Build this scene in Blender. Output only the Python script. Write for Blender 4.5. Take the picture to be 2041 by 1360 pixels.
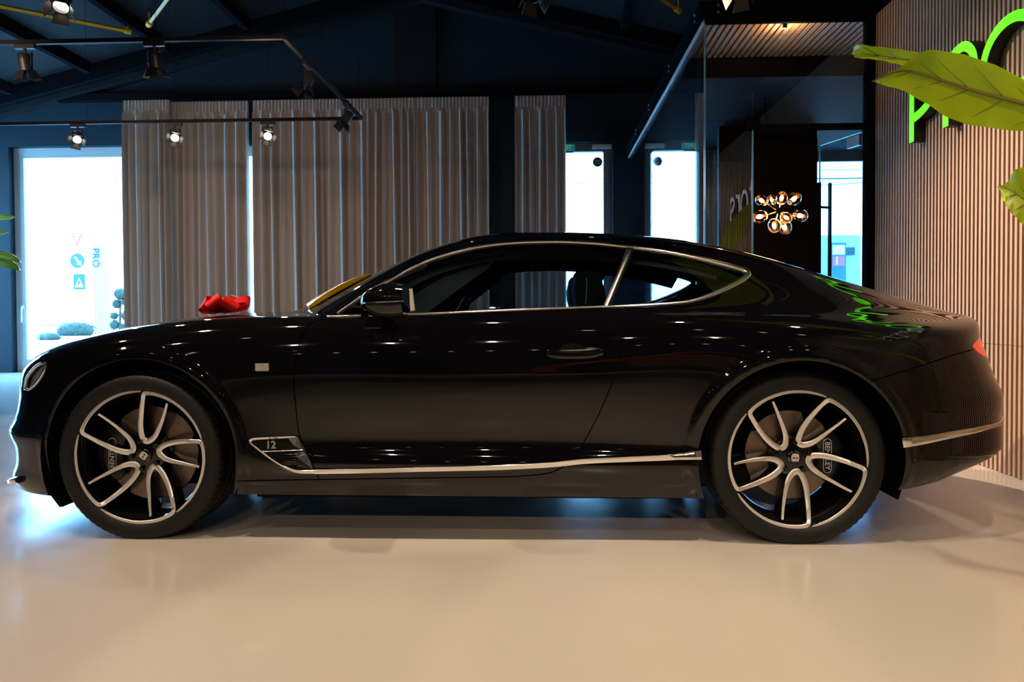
import bpy, bmesh, math, random
import numpy as np
from mathutils import Vector, Matrix
from mathutils.geometry import delaunay_2d_cdt

# ------------------------------------------------------------------ camera
FPX = 1500.0
CAM = np.array([0.0, 0.0, 1.0])
YAW, PITCH, ROLL = math.radians(2.44), math.radians(1.2), 0.005
SHIFT_Y = -30.6/2041.0
SC = bpy.context.scene
COL = SC.collection
for _o in list(bpy.data.objects): bpy.data.objects.remove(_o)
_cd = bpy.data.cameras.new('camera'); _co = bpy.data.objects.new('camera', _cd); COL.objects.link(_co)
_cd.sensor_fit = 'HORIZONTAL'; _cd.sensor_width = 36.0; _cd.lens = FPX*36.0/2041.0; _cd.shift_y = SHIFT_Y
_cd.clip_start = .05; _cd.clip_end = 300
_co.matrix_world = Matrix.Translation(Vector(CAM)) @ Matrix.Rotation(YAW, 4, 'Z') @ Matrix.Rotation(math.pi/2 - PITCH, 4, 'X') @ Matrix.Rotation(-ROLL, 4, 'Z')
SC.camera = _co
# ------------------------------------------------------------------ exposure, sky
SC.view_settings.view_transform = 'Standard'; SC.view_settings.look = 'None'
SC.view_settings.exposure = 0.3; SC.view_settings.gamma = 1.0; SC.view_settings.use_curve_mapping = False
SC.cycles.use_denoising = True
SC.cycles.caustics_reflective = False; SC.cycles.caustics_refractive = False
SC.cycles.sample_clamp_indirect = 6.0
SC.cycles.max_bounces = 8; SC.cycles.transparent_max_bounces = 14
SKY = (0.22, 0.58, 1.0); SKY_STRENGTH = 18.0
_w_ = bpy.data.worlds.new('overcast_sky'); SC.world = _w_; _w_.use_nodes = True
_bg = _w_.node_tree.nodes['Background']; _bg.inputs[0].default_value = (*SKY, 1); _bg.inputs[1].default_value = SKY_STRENGTH
def _rx(a):
    c, s = math.cos(a), math.sin(a)
    return np.array([[1, 0, 0], [0, c, -s], [0, s, c]])
def _rz(a):
    c, s = math.cos(a), math.sin(a)
    return np.array([[c, -s, 0], [s, c, 0], [0, 0, 1]])
RCAM = _rz(YAW) @ _rx(math.pi/2 - PITCH) @ _rz(-ROLL)
def project(P):
    q = (np.asarray(P, float) - CAM) @ RCAM
    return np.stack([1020.5 + FPX*q[..., 0]/-q[..., 2], 680 - FPX*q[..., 1]/-q[..., 2] + SHIFT_Y*2041], -1)
def ray(px, py):
    d = np.stack([(np.asarray(px, float) - 1020.5)/FPX, -(np.asarray(py, float) - SHIFT_Y*2041 - 680)/FPX,
                  -np.ones_like(np.asarray(px, float))], -1)
    return d @ RCAM.T                      # d.y ~ 1: not normalised
def at_y(px, py, Y):
    d = ray(px, py); return CAM + d*(Y/d[..., 1:2] if d.ndim > 1 else Y/d[1])
def at_x(px, py, X):
    d = ray(px, py); return CAM + d*(X/d[0])
def at_z(px, py, Z):
    d = ray(px, py); return CAM + d*((Z - CAM[2])/d[2])

# ------------------------------------------------------------------ car body surface (car frame: x back from front axle, y right(+far), z up)
CX, CY = -1.779, 4.153
WB = 2.851
def pch(xs, ys):
    """smooth monotone-ish cubic through points"""
    xs = np.asarray(xs, float); ys = np.asarray(ys, float)
    h = np.diff(xs); d = np.diff(ys)/h
    m = np.empty_like(ys); m[0] = d[0]; m[-1] = d[-1]
    m[1:-1] = (d[:-1]*h[1:] + d[1:]*h[:-1])/(h[:-1] + h[1:])
    def g(x):
        x = np.clip(np.asarray(x, float), xs[0], xs[-1])
        i = np.clip(np.searchsorted(xs, x, side='right') - 1, 0, len(xs) - 2)
        t = (x - xs[i])/h[i]
        t2, t3 = t*t, t*t*t
        return (2*t3 - 3*t2 + 1)*ys[i] + (t3 - 2*t2 + t)*h[i]*m[i] + (-2*t3 + 3*t2)*ys[i+1] + (t3 - t2)*h[i]*m[i+1]
    gx = np.linspace(xs[0], xs[-1], 4000); gy = g(gx)
    def f(x): return np.interp(x, gx, gy)
    return f
def smax(a, b, k):
    h = np.clip(k - np.abs(a - b), 0, None)/k
    return np.maximum(a, b) + h*h*h*k/6.0
def smin(a, b, k): return -smax(-a, -b, k)
_WX = [-0.5, 0.0, 0.5, 0.8, 1.3, 1.9, 2.4, 2.85, 3.3, 3.7]
_WT = [
 (.15, [.87, .88, .880, .885, .885, .885, .885, .90, .90, .88]),
 (.20, [.90, .91, .905, .905, .905, .905, .910, .92, .92, .90]),
 (.25, [.92, .935, .930, .928, .928, .928, .935, .945, .945, .93]),
 (.33, [.935, .952, .945, .945, .948, .948, .950, .960, .955, .945]),
 (.37, [.940, .957, .945, .940, .940, .940, .946, .965, .96, .95]),
 (.41, [.943, .960, .943, .930, .926, .926, .938, .968, .962, .952]),
 (.46, [.945, .962, .942, .929, .925, .926, .942, .971, .965, .955]),
 (.55, [.945, .962, .943, .938, .937, .939, .950, .975, .970, .957]),
 (.65, [.940, .958, .947, .945, .946, .948, .957, .976, .970, .955]),
 (.75, [.930, .950, .947, .947, .948, .951, .961, .973, .966, .948]),
 (.85, [.905, .925, .934, .936, .938, .943, .957, .963, .950, .925]),
 (.93, [.865, .885, .905, .911, .914, .922, .940, .942, .920, .888]),
 (1.0, [.815, .835, .862, .870, .875, .885, .908, .905, .875, .835]),
 (1.08, [.74, .76, .79, .80, .81, .825, .85, .845, .80, .75])]
_wz = np.array([r[0] for r in _WT]); _wgx = np.linspace(_WX[0], _WX[-1], 3000); _wtab = np.stack([pch(_WX, r[1])(_wgx) for r in _WT], 1)
def _w(x, z):
    """bicubic half width table"""
    x, z = np.broadcast_arrays(np.asarray(x, float), np.asarray(z, float))
    sh = x.shape; x = x.ravel(); zc = np.clip(z.ravel(), _wz[0], _wz[-1]); n = len(_wz)
    u = np.clip((x - _wgx[0])/(_wgx[1] - _wgx[0]), 0, len(_wgx) - 1.001); ix = u.astype(int); fx = u - ix
    i = np.clip(np.searchsorted(_wz, zc, side='right') - 1, 0, n - 2)
    def g(j): return _wtab[ix, j]*(1 - fx) + _wtab[ix + 1, j]*fx
    zi, zj = _wz[i], _wz[i+1]; h = zj - zi; t = (zc - zi)/h
    im, ip = np.clip(i-1, 0, n-1), np.clip(i+2, 0, n-1)
    g0, g1 = g(i), g(i+1)
    mi = (g1 - g(im))/(zj - _wz[im]); mj = (g(ip) - g0)/(_wz[ip] - zi)
    t2, t3 = t*t, t*t*t
    return ((2*t3 - 3*t2 + 1)*g0 + (t3 - 2*t2 + t)*h*mi + (-2*t3 + 3*t2)*g1 + (t3 - t2)*h*mj).reshape(sh)
NOSE = pch([0.1, 0.2, 0.28, 0.36, 0.44, 0.5, 0.58, 0.66, 0.74, 0.82, 0.9], [-0.861, -0.930, -0.8918, -0.8877, -0.918, -0.8815, -0.8584, -0.8523, -0.844, -0.809, -0.759])
TAIL = pch([0.1, 0.2, 0.26, 0.34, 0.42, 0.5, 0.6, 0.7, 0.78, 0.86, 0.93, 0.98, 1.05], [3.5004, 3.6004, 3.7283, 3.9452, 3.9682, 3.964, 3.9699, 3.919, 3.8909, 3.8627, 3.8711, 3.8649, 3.8349])
HOOD = pch([-0.9, -0.8, -0.65, -0.5, -0.3, 0.0, 0.3, 0.6, 0.9, 1.3, 2.0, 2.6, 3.0, 3.3, 3.6, 3.9, 4.1], [0.649, 0.739, 0.834, 0.8921, 0.9374, 0.9773, 0.9963, 0.9985, 0.995, 0.992, 0.995, 1.0, 0.995, 0.985, 0.972, 0.950, 0.93])
HCR = pch([-.9, 0, 1., 2.5, 3.2, 3.9], [.10, .04, .02, .02, .05, .05])
ROOF = pch([-1.0, 0.0, 0.3, 0.45, 0.6, 0.8, 1.0, 1.2, 1.4, 1.6, 1.8, 2.0, 2.2, 2.4, 2.7, 3.0, 3.3, 3.6, 3.9, 4.2], [-0.6, 0.55, 0.86, 0.9931, 1.0689, 1.1679, 1.2605, 1.3402, 1.3896, 1.4083, 1.4067, 1.3998, 1.3854, 1.3683, 1.3194, 1.2418, 1.1463, 1.0422, 0.8952, 0.7])
RCR = pch([.3, .9, 1.5, 2.0, 2.6, 3.2, 3.9], [.30, .26, .16, .11, .11, .16, .20])
GHB = pch([.3, .6, 1.0, 1.5, 2.0, 2.4, 2.8, 3.2, 3.6, 3.9], [.74, .79, .835, .852, .85, .83, .775, .68, .56, .42])
TUM = pch([.3, 1.0, 2.0, 2.8, 3.9], [.72, .74, .76, .85, 1.0])
def Fcar(x, y, z):
    x, y, z = np.broadcast_arrays(np.asarray(x, float), np.abs(np.asarray(y, float)), np.asarray(z, float))
    xa, xb = -.05, 3.05
    tf = np.clip((xa - x)/(xa - NOSE(z)), 0, 1.35); tr = np.clip((x - xb)/(TAIL(z) - xb), 0, 1.35)
    W = _w(x, z)
    # superellipse plan ends, continued past the tip with negative width
    def E(t, p): return np.where(t < 1, np.clip(1 - t**p, 0, 1)**(1/p), -(t - 1)*6)
    fs = y - W*np.minimum(E(tf, 2.8), E(tr, 3.0))
    # flared lips round both wheel arches
    for wx, wz_, rr in ((0.0, .36, .455), (WB, .36, .45)):
        r = np.hypot(x - wx, z - wz_)
        fs = fs - .011*np.clip(1 - ((r - rr)/.045)**2, 0, 1)**2*np.clip((z - .2)/.08, 0, 1)
    ft = z - (HOOD(x) - HCR(x)*(y/.85)**2)
    kk = np.interp(x, [-.9, -.4, .4, 1.0, 2.4, 3.3, 3.9], [.10, .15, .13, .10, .12, .14, .07])
    low = smax(fs, ft, kk)
    yg = GHB(x) - TUM(x)*np.clip(z - .99, -.05, 1) - .25*np.clip(z - .99, 0, 1)**2
    gs = (y - yg)*.8
    gt = (z - (ROOF(x) - RCR(x)*y*y))*.93
    gh = smax(gs, gt, np.interp(x, [.3, .8, 1.6, 2.6, 3.4, 3.9], [.10, .10, .13, .16, .22, .20]))
    gh = smax(gh, x - TAIL(z) + .02, .10)
    kj = np.interp(x, [.3, .8, 1.6, 2.3, 2.7, 3.1, 3.9], [.05, .03, .03, .04, .10, .22, .20])
    return smin(low, gh, kj)
Z0 = .55
def surf(x, th, rmax=1.3):
    """point of the body surface on the ray at angle th from the section axis; th = 0 near side, pi/2 top"""
    x, th = np.broadcast_arrays(np.asarray(x, float), np.asarray(th, float))
    cy, cz = -np.cos(th), np.sin(th)
    n = 56
    rs = np.linspace(.0, rmax, n)
    shp = x.shape; xf = x.ravel(); cyf = cy.ravel(); czf = cz.ravel()
    hi = np.full(xf.shape, 0.0); lo = np.full(xf.shape, 0.0); done = np.zeros(xf.shape, bool)
    prev = Fcar(xf, 0*xf, Z0 + 0*xf)
    for i in range(1, n):
        v = Fcar(xf, cyf*rs[i], Z0 + czf*rs[i])
        new = (~done) & (v > 0)
        lo[new] = rs[i-1]; hi[new] = rs[i]; done |= new
    for _ in range(26):
        m = .5*(lo + hi); v = Fcar(xf, cyf*m, Z0 + czf*m) > 0
        hi = np.where(v, m, hi); lo = np.where(v, lo, m)
    r = .5*(lo + hi)
    return np.stack([xf, cyf*r, Z0 + czf*r], -1).reshape(shp + (3,))
def grad(P, e=1.5e-3):
    x, y, z = P[..., 0], P[..., 1], P[..., 2]
    g = np.stack([Fcar(x+e, y, z) - Fcar(x-e, y, z), Fcar(x, y+e, z) - Fcar(x, y-e, z), Fcar(x, y, z+e) - Fcar(x, y, z-e)], -1)
    return g/np.maximum(np.linalg.norm(g, axis=-1, keepdims=True), 1e-9)
def hit(pts):
    """photo pixels -> points on the car body (car frame)"""
    pts = np.atleast_2d(np.asarray(pts, float)); d = ray(pts[:, 0], pts[:, 1])
    o = CAM - np.array([CX, CY, 0])
    Y0, Y1, n = 3.05, 4.15, 110
    ts = np.linspace(Y0, Y1, n); lo = np.full(len(pts), np.nan); hi = lo.copy(); done = np.zeros(len(pts), bool)
    best = np.full(len(pts), 9.0); bt = np.full(len(pts), Y0)
    for i, T in enumerate(ts):
        p = o + d*(T/d[:, 1:2]); v = Fcar(p[:, 0], p[:, 1], p[:, 2])
        b = v < best; best[b] = v[b]; bt[b] = T
        new = (~done) & (v < 0); lo[new] = ts[max(i-1, 0)]; hi[new] = T; done |= new
    lo[~done] = bt[~done]; hi[~done] = bt[~done]
    for _ in range(18):
        m = .5*(lo + hi); p = o + d*(m[:, None]/d[:, 1:2]); v = Fcar(p[:, 0], p[:, 1], p[:, 2]) < 0
        v |= ~done
        hi = np.where(v, m, hi); lo = np.where(v, lo, m)
    return o + d*(hi[:, None]/d[:, 1:2])
# ------------------------------------------------------------------ materials
MATS = {}
def mat(name, col=(.5, .5, .5), rough=.5, metal=0.0, coat=0.0, spec=.5, emit=None, es=0.0, noise=None, bump=None, aniso=0.0, trans=0.0, ior=1.45, alpha=1.0, sheen=0.0):
    """noise=(scale, colour2, contrast) mottles the base colour; bump=(scale, strength)"""
    if name in MATS: return MATS[name]
    m = bpy.data.materials.new(name); m.use_nodes = True; nt = m.node_tree; b = nt.nodes['Principled BSDF']
    b.inputs['Base Color'].default_value = (*col, 1); b.inputs['Roughness'].default_value = rough; b.inputs['Metallic'].default_value = metal
    b.inputs['Specular IOR Level'].default_value = spec; b.inputs['Coat Weight'].default_value = coat; b.inputs['Coat Roughness'].default_value = .02
    b.inputs['IOR'].default_value = ior; b.inputs['Transmission Weight'].default_value = trans; b.inputs['Alpha'].default_value = alpha
    b.inputs['Anisotropic'].default_value = aniso; b.inputs['Sheen Weight'].default_value = sheen
    if emit: b.inputs['Emission Color'].default_value = (*emit, 1); b.inputs['Emission Strength'].default_value = es
    tc = None
    if noise or bump: tc = nt.nodes.new('ShaderNodeTexCoord')
    if noise:
        n = nt.nodes.new('ShaderNodeTexNoise'); n.inputs['Scale'].default_value = noise[0]; n.inputs['Detail'].default_value = 5
        mp = nt.nodes.new('ShaderNodeMapping'); mp.inputs['Scale'].default_value = noise[3] if len(noise) > 3 else (1, 1, 1)
        r = nt.nodes.new('ShaderNodeValToRGB'); c = noise[2]
        r.color_ramp.elements[0].position = .5 - c; r.color_ramp.elements[1].position = .5 + c
        r.color_ramp.elements[0].color = (*col, 1); r.color_ramp.elements[1].color = (*noise[1], 1)
        nt.links.new(tc.outputs['Object'], mp.inputs[0]); nt.links.new(mp.outputs[0], n.inputs['Vector'])
        nt.links.new(n.outputs[0], r.inputs[0]); nt.links.new(r.outputs[0], b.inputs['Base Color'])
    if bump:
        n = nt.nodes.new('ShaderNodeTexNoise'); n.inputs['Scale'].default_value = bump[0]; n.inputs['Detail'].default_value = 4
        bp = nt.nodes.new('ShaderNodeBump'); bp.inputs['Strength'].default_value = bump[1]; bp.inputs['Distance'].default_value = .01
        nt.links.new(tc.outputs['Object'], n.inputs['Vector']); nt.links.new(n.outputs[0], bp.inputs['Height']); nt.links.new(bp.outputs[0], b.inputs['Normal'])
    MATS[name] = m
    return m
def glass_mat(name, tint=(.9, .95, .95), rough=.0, ior=1.5, boost=1.0):
    """thin pane: see-through with a Fresnel mirror"""
    if name in MATS: return MATS[name]
    m = bpy.data.materials.new(name); m.use_nodes = True; nt = m.node_tree
    for n in list(nt.nodes): nt.nodes.remove(n)
    out = nt.nodes.new('ShaderNodeOutputMaterial'); mix = nt.nodes.new('ShaderNodeMixShader')
    tr = nt.nodes.new('ShaderNodeBsdfTransparent'); gl = nt.nodes.new('ShaderNodeBsdfGlossy'); fr = nt.nodes.new('ShaderNodeFresnel')
    mu = nt.nodes.new('ShaderNodeMath'); mu.operation = 'MULTIPLY'; mu.use_clamp = True; mu.inputs[1].default_value = boost
    tr.inputs[0].default_value = (*tint, 1); gl.inputs['Roughness'].default_value = rough; fr.inputs[0].default_value = ior
    gl.inputs['Color'].default_value = (1, 1, 1, 1)
    ge = nt.nodes.new('ShaderNodeNewGeometry'); ma = nt.nodes.new('ShaderNodeMath'); ma.operation = 'MULTIPLY_ADD'; ma.inputs[1].default_value = 1/ior - ior; ma.inputs[2].default_value = ior
    nt.links.new(ge.outputs['Backfacing'], ma.inputs[0]); nt.links.new(ma.outputs[0], fr.inputs[0])   # the same Fresnel from both faces
    nt.links.new(fr.outputs[0], mu.inputs[0]); nt.links.new(mu.outputs[0], mix.inputs[0]); nt.links.new(tr.outputs[0], mix.inputs[1]); nt.links.new(gl.outputs[0], mix.inputs[2])
    nt.links.new(mix.outputs[0], out.inputs[0])
    MATS[name] = m
    return m
# ------------------------------------------------------------------ objects
def tag(o, label=None, cat=None, group=None, kind=None):
    if label: o['label'] = label
    if cat: o['category'] = cat
    if group: o['group'] = group
    if kind: o['kind'] = kind
    return o
def empty(name, loc=(0, 0, 0), rz=0.0, parent=None):
    o = bpy.data.objects.new(name, None); COL.objects.link(o); o.empty_display_size = .1
    o.location = loc; o.rotation_euler = (0, 0, rz)
    if parent: o.parent = parent
    return o
def link(name, me, m, parent=None, smooth=False):
    if isinstance(m, str): m = MATS[m]
    if m: me.materials.append(m)
    if smooth: me.polygons.foreach_set('use_smooth', np.ones(len(me.polygons), bool))
    o = bpy.data.objects.new(name, me); COL.objects.link(o)
    if parent: o.parent = parent
    return o
def pydata(name, V, F, m, parent=None, smooth=False):
    me = bpy.data.meshes.new(name); me.from_pydata([tuple(map(float, v)) for v in V], [], [tuple(int(i) for i in f) for f in F]); me.update()
    return link(name, me, m, parent, smooth)
class MB:
    """collects shapes into one mesh"""
    def __init__(s): s.V = []; s.F = []
    def add(s, V, F):
        n = len(s.V); s.V += [tuple(map(float, v)) for v in V]; s.F += [tuple(int(i) + n for i in f) for f in F]; return s
    def box(s, lo, hi, M=None):
        (a, b, c), (d, e, f) = lo, hi
        V = [(a, b, c), (d, b, c), (d, e, c), (a, e, c), (a, b, f), (d, b, f), (d, e, f), (a, e, f)]
        if M is not None: V = [tuple(M @ Vector(v)) for v in V]
        return s.add(V, [(0, 3, 2, 1), (4, 5, 6, 7), (0, 1, 5, 4), (1, 2, 6, 5), (2, 3, 7, 6), (3, 0, 4, 7)])
    def bar(s, p, q, w, h, up=(0, 0, 1)):
        """rectangular bar from p to q"""
        p, q = Vector(p), Vector(q); d = (q - p).normalized(); u = Vector(up)
        if abs(d.dot(u)) > .99: u = Vector((1, 0, 0))
        sx = d.cross(u).normalized(); u = sx.cross(d)
        V = [p + sx*w/2*a + u*h/2*b for a, b in ((-1, -1), (1, -1), (1, 1), (-1, 1))] + [q + sx*w/2*a + u*h/2*b for a, b in ((-1, -1), (1, -1), (1, 1), (-1, 1))]
        return s.add(V, [(0, 1, 2, 3), (7, 6, 5, 4), (0, 4, 5, 1), (1, 5, 6, 2), (2, 6, 7, 3), (3, 7, 4, 0)])
    def tube(s, pts, r, n=10, caps=True):
        pts = [Vector(p) for p in pts]; rs = r if hasattr(r, '__len__') else [r]*len(pts)
        t0 = (pts[1] - pts[0]).normalized(); u = Vector((0, 0, 1)) if abs(t0.z) < .9 else Vector((1, 0, 0)); u = (u - t0*u.dot(t0)).normalized()
        V = []; F = []
        for i, p in enumerate(pts):
            t = (pts[min(i+1, len(pts)-1)] - pts[max(i-1, 0)]).normalized(); u = (u - t*u.dot(t)).normalized(); w = t.cross(u)
            V += [p + (u*math.cos(2*math.pi*k/n) + w*math.sin(2*math.pi*k/n))*rs[i] for k in range(n)]
        for i in range(len(pts) - 1):
            for k in range(n): F.append((i*n + k, i*n + (k+1) % n, (i+1)*n + (k+1) % n, (i+1)*n + k))
        if caps: F.append(tuple(range(n))[::-1]); F.append(tuple((len(pts)-1)*n + k for k in range(n)))
        return s.add(V, F)
    def lathe(s, prof, n=32, M=None, closed=False):
        """prof: (r, h) pairs round the z axis"""
        V = []; F = []
        for r, h in prof: V += [(r*math.cos(2*math.pi*k/n), r*math.sin(2*math.pi*k/n), h) for k in range(n)]
        m = len(prof)
        for i in range(m if closed else m - 1):
            for k in range(n): F.append((i*n + k, i*n + (k+1) % n, (i+1) % m*n + (k+1) % n, (i+1) % m*n + k))
        if M is not None: V = [tuple(M @ Vector(v)) for v in V]
        return s.add(V, F)
    def ellipsoid(s, c, r, n=16, m=10, M=None):
        prof = [(max(math.sin(math.pi*i/m), 1e-4), -math.cos(math.pi*i/m)) for i in range(m + 1)]
        T = Matrix.Translation(Vector(c)) @ (M if M is not None else Matrix()) @ Matrix.Diagonal((r[0], r[1], r[2], 1))
        return s.lathe(prof, n, T)
    def prism(s, poly, d, M=None):
        """polygon in xz extruded along +y by d"""
        n = len(poly); V = [(x, 0, z) for x, z in poly] + [(x, d, z) for x, z in poly]
        if M is not None: V = [tuple(M @ Vector(v)) for v in V]
        return s.add(V, [tuple(range(n)), tuple(range(2*n - 1, n - 1, -1))] + [(i, n + i, n + (i+1) % n, (i+1) % n) for i in range(n)])
    def build(s, name, m, parent=None, smooth=False, bevel=0.0, weld=False):
        me = bpy.data.meshes.new(name); me.from_pydata(s.V, [], s.F)
        bm = bmesh.new(); bm.from_mesh(me)
        if weld: bmesh.ops.remove_doubles(bm, verts=bm.verts, dist=1e-5)
        if bevel: bmesh.ops.bevel(bm, geom=list(bm.edges), offset=bevel, segments=2, affect='EDGES', profile=.7)
        bmesh.ops.recalc_face_normals(bm, faces=bm.faces); bm.to_mesh(me); bm.free()
        o = link(name, me, m, parent, smooth)
        if smooth: me.set_sharp_from_angle(angle=math.radians(38))
        return o
def copy_tree(o, parent=None):
    c = o.copy(); COL.objects.link(c); c.parent = parent
    for ch in list(o.children):
        if ch.type != 'LIGHT': copy_tree(ch, c)
    return c
def text_mesh(txt, size, depth, name='lettering', bold=0.0, align='CENTER'):
    cu = bpy.data.curves.new(name, 'FONT'); cu.body = txt; cu.size = size; cu.extrude = depth/2; cu.align_x = align; cu.align_y = 'CENTER'; cu.offset = bold
    ob = bpy.data.objects.new(name, cu); COL.objects.link(ob)
    dg = bpy.context.evaluated_depsgraph_get(); me = bpy.data.meshes.new_from_object(ob.evaluated_get(dg))
    bpy.data.objects.remove(ob); bpy.data.curves.remove(cu); me.name = name
    return me
def crom(pts, n=6, closed=False):
    """Catmull-Rom through points"""
    p = np.asarray(pts, float); m = len(p); out = []
    for i in range(m if closed else m - 1):
        a, b, c, d = (p[(i-1) % m] if (closed or i > 0) else 2*p[0] - p[1]), p[i], p[(i+1) % m], (p[(i+2) % m] if (closed or i + 2 < m) else 2*p[-1] - p[-2])
        for k in range(n):
            t = k/n; out.append(.5*(2*b + (c - a)*t + (2*a - 5*b + 4*c - d)*t*t + (3*b - a - 3*c + d)*t**3))
    if not closed: out.append(p[-1])
    return np.array(out)
def in_poly(P, poly):
    x, y = P[:, 0], P[:, 1]; px, py = poly[:, 0], poly[:, 1]; r = np.zeros(len(P), bool); j = len(poly) - 1
    for i in range(len(poly)):
        c = ((py[i] > y) != (py[j] > y))
        with np.errstate(divide='ignore', invalid='ignore'): r ^= c & (x < (px[j] - px[i])*(y - py[i])/(py[j] - py[i] + 1e-30) + px[i])
        j = i
    return r
def seg_dist(P, line):
    d = np.full(len(P), 9.0)
    for a, b in zip(line[:-1], line[1:]):
        ab = b - a; t = np.clip(((P - a) @ ab)/max(ab @ ab, 1e-12), 0, 1); d = np.minimum(d, np.linalg.norm(P - a - t[:, None]*ab, axis=1))
    return d
# ================================================================== the showroom
YB = 12.1; XS = 2.755; YO = 6.45; XO = 1.362            # back wall, slat wall, office front, office side
RIDGE_X, RIDGE_Z, SLOPE = -1.9, 6.07, .245
def ceil_z(x): return RIDGE_Z - SLOPE*abs(x - RIDGE_X)
def at_ceil(px, py, off=0.0):
    d = ray(px, py); best = None
    for s in (1, -1):                                    # z = RZ - off - SLOPE*s*(x - RX)
        t = (RIDGE_Z - off + SLOPE*s*RIDGE_X - CAM[2])/(d[2] + SLOPE*s*d[0]); p = CAM + d*t
        if t > 0 and s*(p[0] - RIDGE_X) >= -1e-6: best = p
    return best
mat('navy_wall', (.011, .025, .038), .6, spec=.3, noise=(3, (.009, .020, .031), .3), bump=(60, .06))
mat('black_wall', (.009, .010, .012), .6, spec=.3, noise=(4, (.014, .015, .017), .3))
mat('ceiling_dark', (.010, .012, .015), .7, spec=.2, noise=(2, (.013, .015, .018), .3))
mat('steel_dark', (.008, .009, .011), .8, spec=.0)
mat('yellow_pipe', (.85, .42, .006), .4)
mat('alu_frame', (.48, .49, .48), .45)
mat('frame_dark', (.13, .15, .17), .4)
mat('wood_slat', (.60, .41, .29), .5, spec=.3, noise=(9, (.46, .29, .19), .28, (1, 1, .06)), bump=(90, .08))
mat('wood_back', (.05, .027, .017), .8, spec=.2, noise=(12, (.04, .02, .012), .3, (1, 1, .1)))
mat('dark_wood', (.075, .040, .026), .5, spec=.2, noise=(9, (.05, .026, .017), .3, (1, 1, .06)))
mat('office_dark', (.006, .0055, .0055), .7, spec=.06, noise=(5, (.008, .007, .0065), .3))
mat('white_plastic', (.75, .75, .73), .4)
mat('grey_metal', (.35, .37, .40), .3, metal=.6)
mat('sticker_black', (.02, .025, .03), .6)
mat('sticker_print', (.25, .28, .26), .6)
mat('sign_green', (.02, .22, .15), .4, emit=(.02, .25, .18), es=.25)
glass_mat('pane', (.93, .97, 1.0)); glass_mat('office_glass', (.84, .92, .95), boost=1.5); glass_mat('leaf_glass', (.60, .86, .96), boost=1.2)
mat('glass_edge', (.35, .68, .85), .2, trans=.3)  # bright blue colour stands in for light gathered in the glass edge
# floor: cream poured resin, glossy with faint scuffs
def floor_mat():
    m = mat('resin_floor', (.74, .68, .60), .2); nt = m.node_tree; b = nt.nodes['Principled BSDF']
    tc = nt.nodes.new('ShaderNodeTexCoord'); n1 = nt.nodes.new('ShaderNodeTexNoise'); n1.inputs['Scale'].default_value = .55; n1.inputs['Detail'].default_value = 3
    r1 = nt.nodes.new('ShaderNodeValToRGB'); r1.color_ramp.elements[0].position = .35; r1.color_ramp.elements[1].position = .7
    r1.color_ramp.elements[0].color = (.64, .59, .52, 1); r1.color_ramp.elements[1].color = (.70, .645, .575, 1)
    n2 = nt.nodes.new('ShaderNodeTexNoise'); n2.inputs['Scale'].default_value = 7; n2.inputs['Detail'].default_value = 6
    mr = nt.nodes.new('ShaderNodeMapRange'); mr.inputs[3].default_value = .13; mr.inputs[4].default_value = .26
    n3 = nt.nodes.new('ShaderNodeTexNoise'); n3.inputs['Scale'].default_value = 3.5; bp = nt.nodes.new('ShaderNodeBump'); bp.inputs['Strength'].default_value = .05; bp.inputs['Distance'].default_value = .02
    for n in (n1, n2, n3): nt.links.new(tc.outputs['Object'], n.inputs['Vector'])
    nt.links.new(n1.outputs[0], r1.inputs[0]); nt.links.new(r1.outputs[0], b.inputs['Base Color']); nt.links.new(n2.outputs[0], mr.inputs[0]); nt.links.new(mr.outputs[0], b.inputs['Roughness'])
    nt.links.new(n3.outputs[0], bp.inputs['Height']); nt.links.new(bp.outputs[0], b.inputs['Normal'])
    b.inputs['Specular IOR Level'].default_value = .5
    return m
floor_mat()
def struct(q, name, m, parent=None, smooth=False, bevel=0.0, label=None):
    o = q.build(name, m, parent, smooth, bevel)
    if parent is None: o['kind'] = 'structure'
    if label: o['label'] = label
    return o
XL, XRR, YN = -10.6, 6.9, -8.0
q = MB(); q.box((XL - .3, YN - .3, -.12), (XRR + .3, YB + .35, 0)); struct(q, 'floor', 'resin_floor', label='cream glossy resin floor')
# openings of the back wall in wall coordinates
def bx(px): return float(at_y(px, 500, YB)[0])
def bz(py, px=1020): return float(at_y(px, py, YB)[2])
OPEN = [(bx(20), bx(400), 0, bz(291, 150)), (bx(406), bx(700), 0, bz(288, 500)), (bx(1095), bx(1222), 0, bz(283, 1170)), (bx(1284), bx(1394), 0, bz(281, 1340)), (bx(1600), bx(1760), 0, bz(298, 1680))]
q = MB(); x = XL
for a, b, z0, z1 in OPEN:
    q.box((x, YB, 0), (a, YB + .30, 7)); q.box((a, YB, z1), (b, YB + .30, 7)); x = b
q.box((x, YB, 0), (XRR, YB + .30, 7)); struct(q, 'wall_back', 'navy_wall')
# lighter pilaster on the gable and the raking beams
q = MB(); q.box((bx(790), YB - .06, bz(190, 830)), (bx(873), YB + .01, 6.2)); struct(q, 'trim_1', 'black_wall')
for k, s in ((2, -1), (3, 1)):
    x1 = XL if s < 0 else XRR
    q = MB(); q.bar((RIDGE_X, YB - .10, RIDGE_Z - .12), (x1, YB - .10, ceil_z(x1) - .12), .2, .10); struct(q, 'trim_%d' % k, 'ceiling_dark')
q = MB(); q.box((XL, YB - .14, bz(203, 300)), (XRR, YB + .01, bz(196, 300) + .05)); struct(q, 'trim_4', 'steel_dark')
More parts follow.
